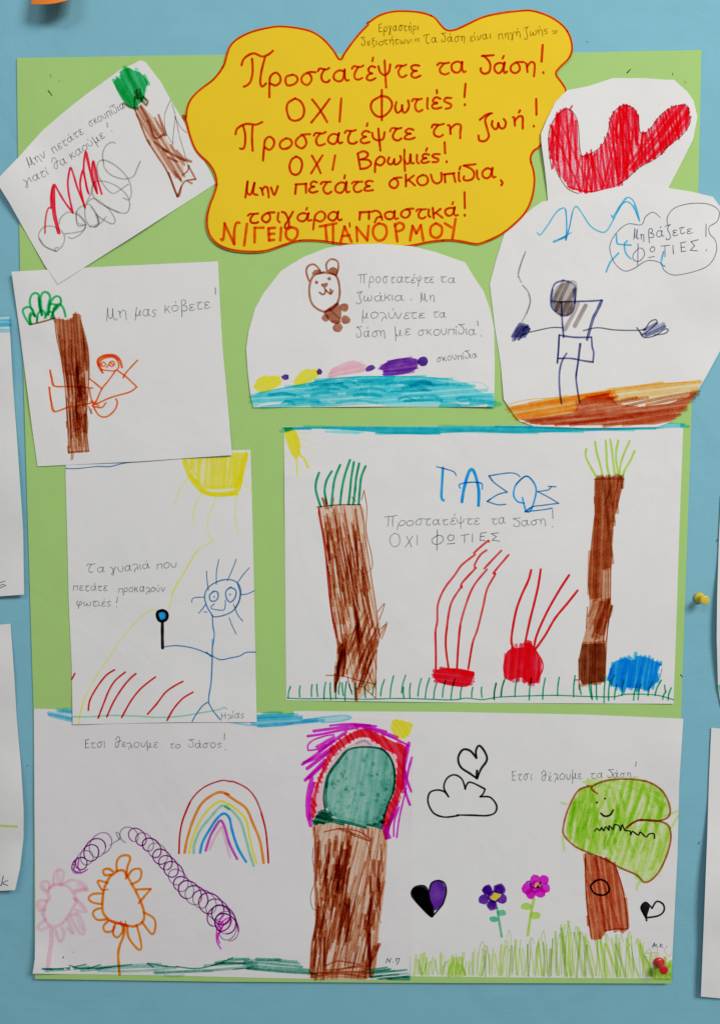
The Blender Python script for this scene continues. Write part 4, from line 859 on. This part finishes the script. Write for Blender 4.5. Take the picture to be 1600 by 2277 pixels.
fl.hatch('750 690 800 510 860 480 940 540 960 700 890 900 860 1050 780 1000 790 800', 'red', 90, 7, 6, (.5, .9), 2, .25); fl.hatch('860 960 1100 640 1240 500 1330 490 1350 600 1200 780 1100 870 950 960', 'red', 128, 8, 7, (.5, .9), 2, .25); fl.hatch('260 760 300 580 380 510 440 560 470 640 470 850 440 900 280 900', 'red', 92, 9, 6, (.35, .85), 2, .3, skip=.2)
fl.line('410 515 430 482|860 470 868 520|545 850 545 900|580 830 585 880|400 1120 560 1160 770 1130', 'red', 4, .8)
ou = he.part('outline', fl)
ou.line('270 985 250 850 245 720 270 620 330 540 390 505 430 525 465 580 480 650 490 800 500 860 515 882 560 870 660 800 710 700 740 570 790 500 850 475 920 505 950 570 965 680 990 700 1040 670 1140 545 1230 490 1330 475 1355 560 1360 620 1300 710 1200 790 1100 890 960 970 860 1060 780 1105|300 980 340 1060 400 1140 480 1175', 'umber', 2.2, .85)
he.finish()

# ------------------------------------------------------------------ bear drawing
be = Sheet('drawing', 'arched white drawing of a brown bear above coloured rubbish bags and a turquoise sea', 'drawing',
           P('I:65 1055 45 960 30 830 20 690 35 580 75 440 130 340 240 200 380 115 520 60 660 38 850 33 1060 50 1200 85 1385 150 1440 240 1500 330 1540 440 1565 560 1570 800 1567 1052 900 1050'),
           0.0007, WHITE, lifts=[(840, 540, 210, .0013), (1098, 905, 150, .0016), (800, 904, 160, .0009), (560, 900, 120, .0008), (548, 770, 90, .0006)], group='drawings on the green poster')
view('I'); b = be.part('drawn_bear'); BR = 'hairbrown'
hd = be.part('head', b); hd.line('500 215 440 235 415 300 420 380 450 430 510 457 570 430 600 370 600 290 575 230 500 212', BR, 5, .95, .1)
hd.line('508 310 515 322 510 345 495 350 478 338|515 322 530 335 547 348 560 326|545 318 548 342', BR, 4.4, .95); hd.disc(459, 275, 11, BR); hd.disc(538, 252, 12, BR); hd.blob('486 285 532 278 526 300 510 308 490 300', BR, .95, .1)
er = be.part('ear', b); er.line('412 265 395 210 405 175 440 162 470 185 487 215', BR, 4.4, .95); er.blob('428 228 445 198 480 195 492 215 455 225', BR, .95, .1)
er = be.part('ear', b); er.line('525 205 520 160 550 130 590 145 594 190 582 232', BR, 4.4, .95); er.blob('528 203 560 178 592 196 582 232 552 226', BR, .95, .1)
bo = be.part('body', b); bo.blob('505 460 560 422 590 402 612 440 612 500 592 535 545 520', BR, .9, .12)
for a in ((633, 430, 28), (515, 497, 25), (640, 507, 29), (592, 555, 31)): bo.disc(*a, BR, .9)
bo.line('510 462 590 405|540 440 600 500|560 520 605 520', BR, 6, .5)
t = be.part('handwriting')
t.write('Προστατέψτε', '728 277 1190 278', 36); t.write('τα', '1232 277 1325 276', 36); t.write('ζωάκια', '708 393 998 386', 36); t.line('1048 380 1049 384', 'pencil', 1.9); t.write('Μη', '1110 392 1196 388', 36); t.write('μολύνετε', '740 500 1130 498', 36); t.write('τα', '1186 495 1262 492', 34)
t.write('δάση', '708 620 885 612', 38); t.write('με', '945 610 1045 606', 38); t.write('σκουπίδια', '1090 606 1452 600', 34); t.line('1462 515 1466 545|1485 607 1486 611', 'pencil', 1.8); t.write('σκουπίδια', '1210 772 1460 742', 28)
def bag(poly, c, d, knot, ang):
    q = be.part('drawn_bag'); q.blob(poly, c, d, .15); q.hatch(poly, c, ang, 7, 6, (.2, .5), 2, .3)
    k = be.part('knot', q); k.blob(knot, 'purple', .75, .15); k.blob(knot, 'navy', .5, .2)
bag('68 918 110 870 180 858 232 868 242 890 190 940 120 960 85 945', 'yellow', .8, '238 862 262 848 285 852 286 878 256 884', -25)
bag('318 900 345 850 400 820 460 820 472 850 420 890 350 917', 'yellow', .75, '458 830 475 810 496 832 488 850 466 852', -25)
bag('528 862 560 810 640 775 700 765 772 800 760 830 690 845 600 855 540 876', 'pink', .9, '763 822 778 797 812 790 827 808 802 826 772 832', -12)
bag('848 812 900 770 980 748 1082 752 1092 790 1060 830 980 850 900 857 868 852 880 828', 'purple', .85, '1088 768 1105 742 1140 740 1154 768 1138 796 1105 795', -8)
sb = be.part('drawn_sea'); sp = '52 972 180 955 320 920 500 885 700 862 900 860 1100 862 1280 875 1400 905 1562 975 1566 1048 900 1046 64 1050'
sb.blob(sp, 'cyan', .6, .35, False); sb.hatch(sp, 'teal', -4, 7, 7, (.15, .5), 5, .4, False, skip=.35, wob=3, dang=5)
for i in range(60):
    xx, yy = rnd.uniform(90, 1480), rnd.uniform(880, 1035); ln = rnd.uniform(60, 260)
    q = spline(P(sp), 6, True)
    if inside(*P1(f'{xx} {yy - 12}'), q) and inside(*P1(f'{xx + ln} {yy}'), q): sb.line(f'{xx} {yy} {xx + ln / 2} {yy - rnd.uniform(0, 16)} {xx + ln} {yy - rnd.uniform(-10, 10)}', 'teal', rnd.uniform(4, 9), rnd.uniform(.25, .65), .35)
sb.line('100 965 320 922 500 887 700 865 900 862 1100 865 1280 878', 'teal', 3, .7, .3); sb.line('1400 905 1480 900 1535 940', 'cyan', 3, .3, .5)
be.finish()

# ------------------------------------------------------------------ grey headed figure drawing
pe = Sheet('drawing', 'white drawing of a grey headed stick figure on orange and brown ground', 'drawing',
           P('J:385 86 560 60 700 34 px:1345 421 1392 411 1485 418 J:1400 18 1550 55 1600 122 1640 300 1640 900 1600 1105 1500 1290 1440 1390 1360 1500 1270 1592 px:1460 950 1300 952 1186 948 J:230 1590 200 1560 120 1440 100 1200 60 950 25 650 70 480 130 290 175 240 260 180 320 130'),
           0.0008, WHITE, lifts=[(1250, 440, 160, .0009), (1400, 425, 160, .0008), (1320, 950, 240, .0005), (1612, 600, 150, .003), (1120, 880, 80, .0006), (1560, 870, 110, .0012)], group='drawings on the green poster')
view('J')
p = pe.part('blue_squiggle')
p.line('350 300 370 315 420 250 480 160 530 130 545 160 550 260 545 350|545 350 570 260 590 160 615 120 650 160 710 250 770 290 820 290 870 210 920 110 960 60 1000 75 1030 140 1048 220|870 190 920 110 970 90 1010 130 1040 200|500 345 545 320 580 300|855 180 870 205', 'sky', 3.2, .9); p.line('545 140 552 260 545 350|590 160 560 300|890 170 960 62|1010 110 1046 215', 'sky', 3, .5); p.line('462 362 500 346 545 330', 'sky', 5, .95)
p.line('890 310 895 370 920 380 990 385|965 355 945 380 955 440 990 480|905 440 850 500 820 568|1212 430 1196 510 1220 528', 'sky', 4, .9)
sb = pe.part('speech_bubble'); sb.line('1240 250 1240 190 1290 130 1400 100 1520 105 1590 150 1580 220 1525 260 1530 310 1565 350 1575 420 1540 500 1470 550 1300 590 1220 560 1195 510 1130 490 1080 500 1000 550 940 560 880 510 850 440 850 370 900 290 970 240 1060 245 1090 190 1140 160 1190 195', 'ink', 1.9, .85)
t = pe.part('handwriting'); IN = dict(col='ink', w=2.0, dens=.9, dry=.15)
t.write('Μη', '1008 342 1080 346', 40, **IN); t.write('βάζετε', '1112 340 1408 302', 40, **IN)
t.line('1040 408 1005 450 1010 488 1050 492 1082 450 1070 410 1038 405|1038 375 1036 520|1135 395 1120 415 1130 432 1150 422 1150 400 1133 395|1110 470 1150 462|1195 392 1255 385|1222 390 1222 465|1276 385 1280 445|1330 370 1335 430|1330 370 1365 362|1333 400 1358 398|1335 430 1365 425|1450 348 1400 360|1400 360 1425 390|1425 390 1395 420|1395 420 1445 424|1503 240 1502 328|1505 415 1505 424', 'ink', 2.0, .9)
smk = pe.part('drawn_smoke'); smk.line('222 600 240 640|270 430 245 490 220 570 222 605|250 660 290 710 302 770 280 840 240 920', 'grey', 3.4, .95); smk.line('262 450 240 510 222 580|290 720 300 780 280 850', 'grey', 3, .6)
fg = pe.part('drawn_figure')
hd = pe.part('head', fg)
hp = '490 660 560 638 602 680 592 780 585 845 530 866 480 835 462 760 470 690'
hd.blob(hp, 'taupe', .45, .2); hd.hatch(hp, 'taupe', 115, 13, 9, (.3, .7), 1, .2); hd.blob('455 770 520 775 590 770 585 845 530 868 480 838', 'taupe', .6, .2)
hd.line('530 625 470 650 445 720 445 800 480 845 530 868 580 850 605 790 610 700 595 650 525 625', 'navy', 4, .85); hd.line('455 690 450 780 475 835|600 690 605 780|450 765 510 775', 'navy', 5, .6); hd.line('580 630 610 640 618 690 605 780', 'taupe', 4, .5)
bd = pe.part('body', fg)
bd.line('515 772 610 770 700 768 792 762|515 775 520 900 530 1015|500 1000 600 1015 720 1015|500 1000 495 1090 487 1190|720 1015 725 1080 735 1120 730 1185|500 1160 580 1160 660 1175 730 1185|550 1125 515 1190 500 1280 505 1400 515 1470|645 1060 630 1180 615 1280 625 1380 640 1465', 'navy', 4.2, .9); bd.line('790 765 755 840 730 890 690 1030', 'navy', 7, .85); bd.line('498 1010 495 1090 487 1190|640 1060 628 1180 615 1280', 'navy', 4.5, .5)
bd.hatch('595 790 692 770 650 870 572 990 538 985 530 920', 'taupe', 118, 14, 9, (.5, .85), 3, .2, False)
ar = pe.part('arm', fg); ar.line('520 950 440 950 300 980', 'ink', 3, .9); ar.hatch('182 1028 195 960 240 928 295 950 285 990 230 1020', 'navy', 120, 5, 7, (.5, .9), 3, .15); ar.blob('190 1015 205 962 240 935 290 952 275 985 230 1012', 'navy', .55, .2); ar.line('250 970 265 945 295 955 285 985 250 1000', 'navy', 4)
ar = pe.part('arm', fg); ar.line('665 970 760 950 880 965 1030 968 1090 960', 'ink', 3, .9); ar.line('1085 965 1120 910 1160 895 1165 920 1110 970 1065 1000|1030 950 1060 990|1050 980 1080 1015 1150 1005 1220 960 1245 965 1220 990 1150 1000', 'ink', 3.2, .85); ar.hatch('1060 985 1120 930 1180 925 1222 935 1190 975 1120 998', 'navy', -25, 7, 7, (.3, .75), 3, .2)
gd = pe.part('drawn_ground')
gd.blob('520 1430 700 1392 900 1355 1150 1330 1400 1318 1478 1322 1440 1380 1200 1410 900 1440 700 1420', 'amber', .3, .4, False); gd.hatch('300 1462 700 1395 900 1360 1150 1330 1470 1322 1430 1400 1200 1430 900 1450', 'amber', -7, 9, 8, (.25, .6), 9, .4, False, wob=3)
op = '160 1498 300 1470 450 1440 640 1405 850 1375 880 1440 640 1450 600 1530 400 1562 200 1572'
gd.blob(op, 'orange', .45, .25, False); gd.hatch(op, 'orange', -9, 9, 8, (.3, .65), 8, .3, False)
gd.hatch('850 1425 1000 1432 1200 1420 1460 1355 1420 1430 1200 1475 900 1485', 'ember', -12, 8, 7, (.3, .7), 8, .35, False)
dp = '640 1445 700 1420 830 1400 890 1470 1050 1490 1250 1470 1438 1392 1360 1500 1270 1590 px:1455 944 1300 946 1190 944 J:290 1598 230 1575 400 1560 600 1530'
gd.blob(dp, 'redbrown', .75, .25, False); gd.hatch(dp, 'redbrown', -8, 8, 7, (.3, .7), 6, .3, False); gd.hatch('240 1572 500 1560 900 1540 1250 1520 1300 1570 px:1430 940 1200 942', 'redbrown', -4, 12, 6, (.3, .6), 6, .4, False)
gd.line('130 1480 300 1440 480 1430|480 1430 800 1390 1100 1340 1470 1318|160 1500 330 1455 560 1410', 'amber', 2.2, .6)
pe.finish()

# ------------------------------------------------------------------ neighbouring papers at the edge of the picture
lu = Sheet('drawing', 'white paper with a blue marker band along its top, cut by the left edge', 'drawing', [(-250, 712), (0, 706), (21, 705), (29, 850), (40, 1000), (52, 1180), (54, 1322), (0, 1326), (-250, 1330)], 0.0012, WHITE, on_card=False, grid=20,
           lifts=[(54, 1100, 180, .004), (54, 1322, 150, .004), (25, 800, 120, .0025)], group='drawings left of the poster')
view('px'); p = lu.part('marker_band'); p.hatch([(-240, 712), (19, 706), (21, 738), (-240, 744)], 'sky', -1, 6, 8, (.4, .85), 5, .3, False)
p = lu.part('handwriting'); p.line('-6 1298 12 1292|-4 1305 6 1300 14 1302|-6 1310 10 1304', 'ink', 2.0, .8)
lu.finish()
ll = Sheet('drawing', 'white paper with a short lime marker stroke, lower of two cut by the left edge', 'drawing', [(-250, 1392), (0, 1389), (24, 1387), (32, 1500), (38, 1600), (47, 1700), (53, 1800), (53, 1862), (45, 1930), (34, 1979), (0, 1981), (-250, 1986)], 0.0012, WHITE, on_card=False, grid=20,
           lifts=[(55, 1800, 160, .005), (34, 1979, 120, .006), (30, 1500, 100, .002)], group='drawings left of the poster')
view('px'); p = ll.part('marker_stroke'); p.line('-40 1834 0 1836 20 1837 38 1838', 'lime', 5, .8)
p = ll.part('handwriting'); p.line('-14 1968 -8 1958 -4 1968 4 1968|8 1948 3 1970|18 1958 6 1964 18 1969', 'ink', 2.2, .85)
ll.finish()
ru = Sheet('drawing', 'white paper with a green marker corner, higher of two cut by the right edge', 'drawing', [(1850, 1090), (1602, 1100), (1597, 1200), (1593, 1330), (1592, 1420), (1595, 1530), (1602, 1572), (1850, 1580)], 0.0012, WHITE, on_card=False, grid=20,
           lifts=[(1592, 1400, 180, .004)], group='drawings right of the poster')
view('px'); p = ru.part('marker_patch'); p.hatch([(1597, 1524), (1700, 1520), (1700, 1572), (1603, 1568)], 'leafgreen', 80, 5, 6, (.4, .8), 2, .3, False)
ru.finish()
rl_ = Sheet('drawing', 'plain white paper, lower of two cut by the right edge', 'drawing', [(1850, 1628), (1600, 1620), (1580, 1618), (1575, 1730), (1571, 1860), (1564, 2040), (1557, 2216), (1600, 2220), (1850, 2235)], 0.0012, WHITE, on_card=False, grid=20,
            lifts=[(1562, 2000, 240, .006), (1557, 2216, 140, .004)], group='drawings right of the poster')
rl_.finish()

# orange paper corner hanging well clear of the wall at the top
v = []; f = []
NX, NY = 10, 8
for j in range(NY + 1):
    for i in range(NX + 1):
        u, w_ = i / NX, j / NY
        px = 70 + u * 95 + w_ * 30; py = 9 - u * 14 + 6 * math.sin(u * 3) * (1 - w_) - w_ * 230
        v.append(unproj(px, py, .014 - .010 * w_ + .004 * math.sin(u * 3.0)))
for j in range(NY):
    for i in range(NX):
        a = j * (NX + 1) + i; f.append((a, a + 1, a + NX + 2, a + NX + 1))
n = len(v)
v += [q + Vector((0, .0003, 0)) for q in v]; f += [tuple(i + n for i in q[::-1]) for q in f]
op = solid('paper_ornament', v, f, ORANGE, None, True)
op['label'] = 'orange paper shape hanging off the blue wall at the very top'; op['category'] = 'paper ornament'

# small dark pin pricks in the blue paper
for (x, y, dx, dy) in ((60, 1701, 2, 2), (1591, 1204, 3, -4), (1551, 1877, 3, -4), (1303, 92, 2, 2), (1398, 157, 0, 0)):
    if dx == 0: continue
    a, b = unproj(x, y, .00006), unproj(x + dx, y + dy, .00006); k = .0006
    solid('pin_hole', [a + Vector((-k * .6, 0, 0)), a + Vector((0, 0, -k)), b + Vector((k * .6, 0, 0)), b + Vector((0, 0, k))], [(0, 1, 2, 3)], crayon_mat('hole_shadow', (.015, .02, .025)), wall)

# ------------------------------------------------------------------ push pins
def plastic(name, col):
    m, nt = new_mat(name); o_ = node(nt, 'ShaderNodeOutputMaterial'); b = node(nt, 'ShaderNodeBsdfPrincipled')
    n = node(nt, 'ShaderNodeTexNoise'); n.inputs['Scale'].default_value = 300; mx = node(nt, 'ShaderNodeMix', data_type='RGBA')
    mx.inputs[6].default_value = tuple(c * .93 for c in col) + (1,); mx.inputs[7].default_value = tuple(col) + (1,)
    L(nt, n.outputs['Fac'], mx.inputs[0]); L(nt, mx.outputs[2], b.inputs['Base Color']); b.inputs['Roughness'].default_value = .32
    b.inputs['Subsurface Weight'].default_value = .15; b.inputs['Subsurface Radius'].default_value = (.002, .001, .0005); b.inputs['Subsurface Scale'].default_value = .5
    L(nt, b.outputs[0], o_.inputs[0]); return m
def metal():
    m, nt = new_mat('steel'); o_ = node(nt, 'ShaderNodeOutputMaterial'); b = node(nt, 'ShaderNodeBsdfPrincipled')
    b.inputs['Base Color'].default_value = (.6, .6, .6, 1); b.inputs['Metallic'].default_value = 1; b.inputs['Roughness'].default_value = .3; L(nt, b.outputs[0], o_.inputs[0]); return m
STEEL = metal()
def lathe(name, prof, mat, parent, N=32):
    v, f = [], []
    for (r, y) in prof:
        for i in range(N): a = 2 * math.pi * i / N; v.append((r * math.cos(a), -y, r * math.sin(a)))
    for j in range(len(prof) - 1):
        for i in range(N): k = (i + 1) % N; f.append((j * N + i, (j + 1) * N + i, (j + 1) * N + k, j * N + k))
    f.append(tuple(range(N))); f.append(tuple((len(prof) - 1) * N + i for i in range(N))[::-1])
    return solid(name, v, f, mat, parent, True)
def push_pin(px, py, h, col, label, tilt):
    r = bpy.data.objects.new('push_pin', None); link(r); r.location = unproj(px, py, h); r.rotation_euler = tilt; r.empty_display_size = .01
    r['label'] = label; r['category'] = 'push pin'; r['group'] = 'push pins'
    m = plastic('pin_plastic', col)
    lathe('grip', [(.0001, .0), (.0032, .0), (.0038, .0003), (.0041, .0009), (.0040, .0015), (.0034, .0020), (.0024, .0026), (.0020, .0036), (.0019, .0060), (.0020, .0078), (.0025, .0088), (.0031, .0094), (.0034, .0101), (.0034, .0108), (.0032, .0113), (.0028, .0115), (.0001, .0116)], m, r)
    lathe('needle', [(.0001, -.006), (.0005, -.003), (.0005, .0005)], STEEL, r, 10)
push_pin(1553, 1329, .0003, (.72, .56, .04), 'yellow plastic push pin in the bare blue wall right of the poster', (0, 0, 0))
push_pin(1463.5, 2139, .0048, (.62, .006, .008), 'red plastic push pin in the grass corner of the smiling tree drawing', (0, 0, 0))
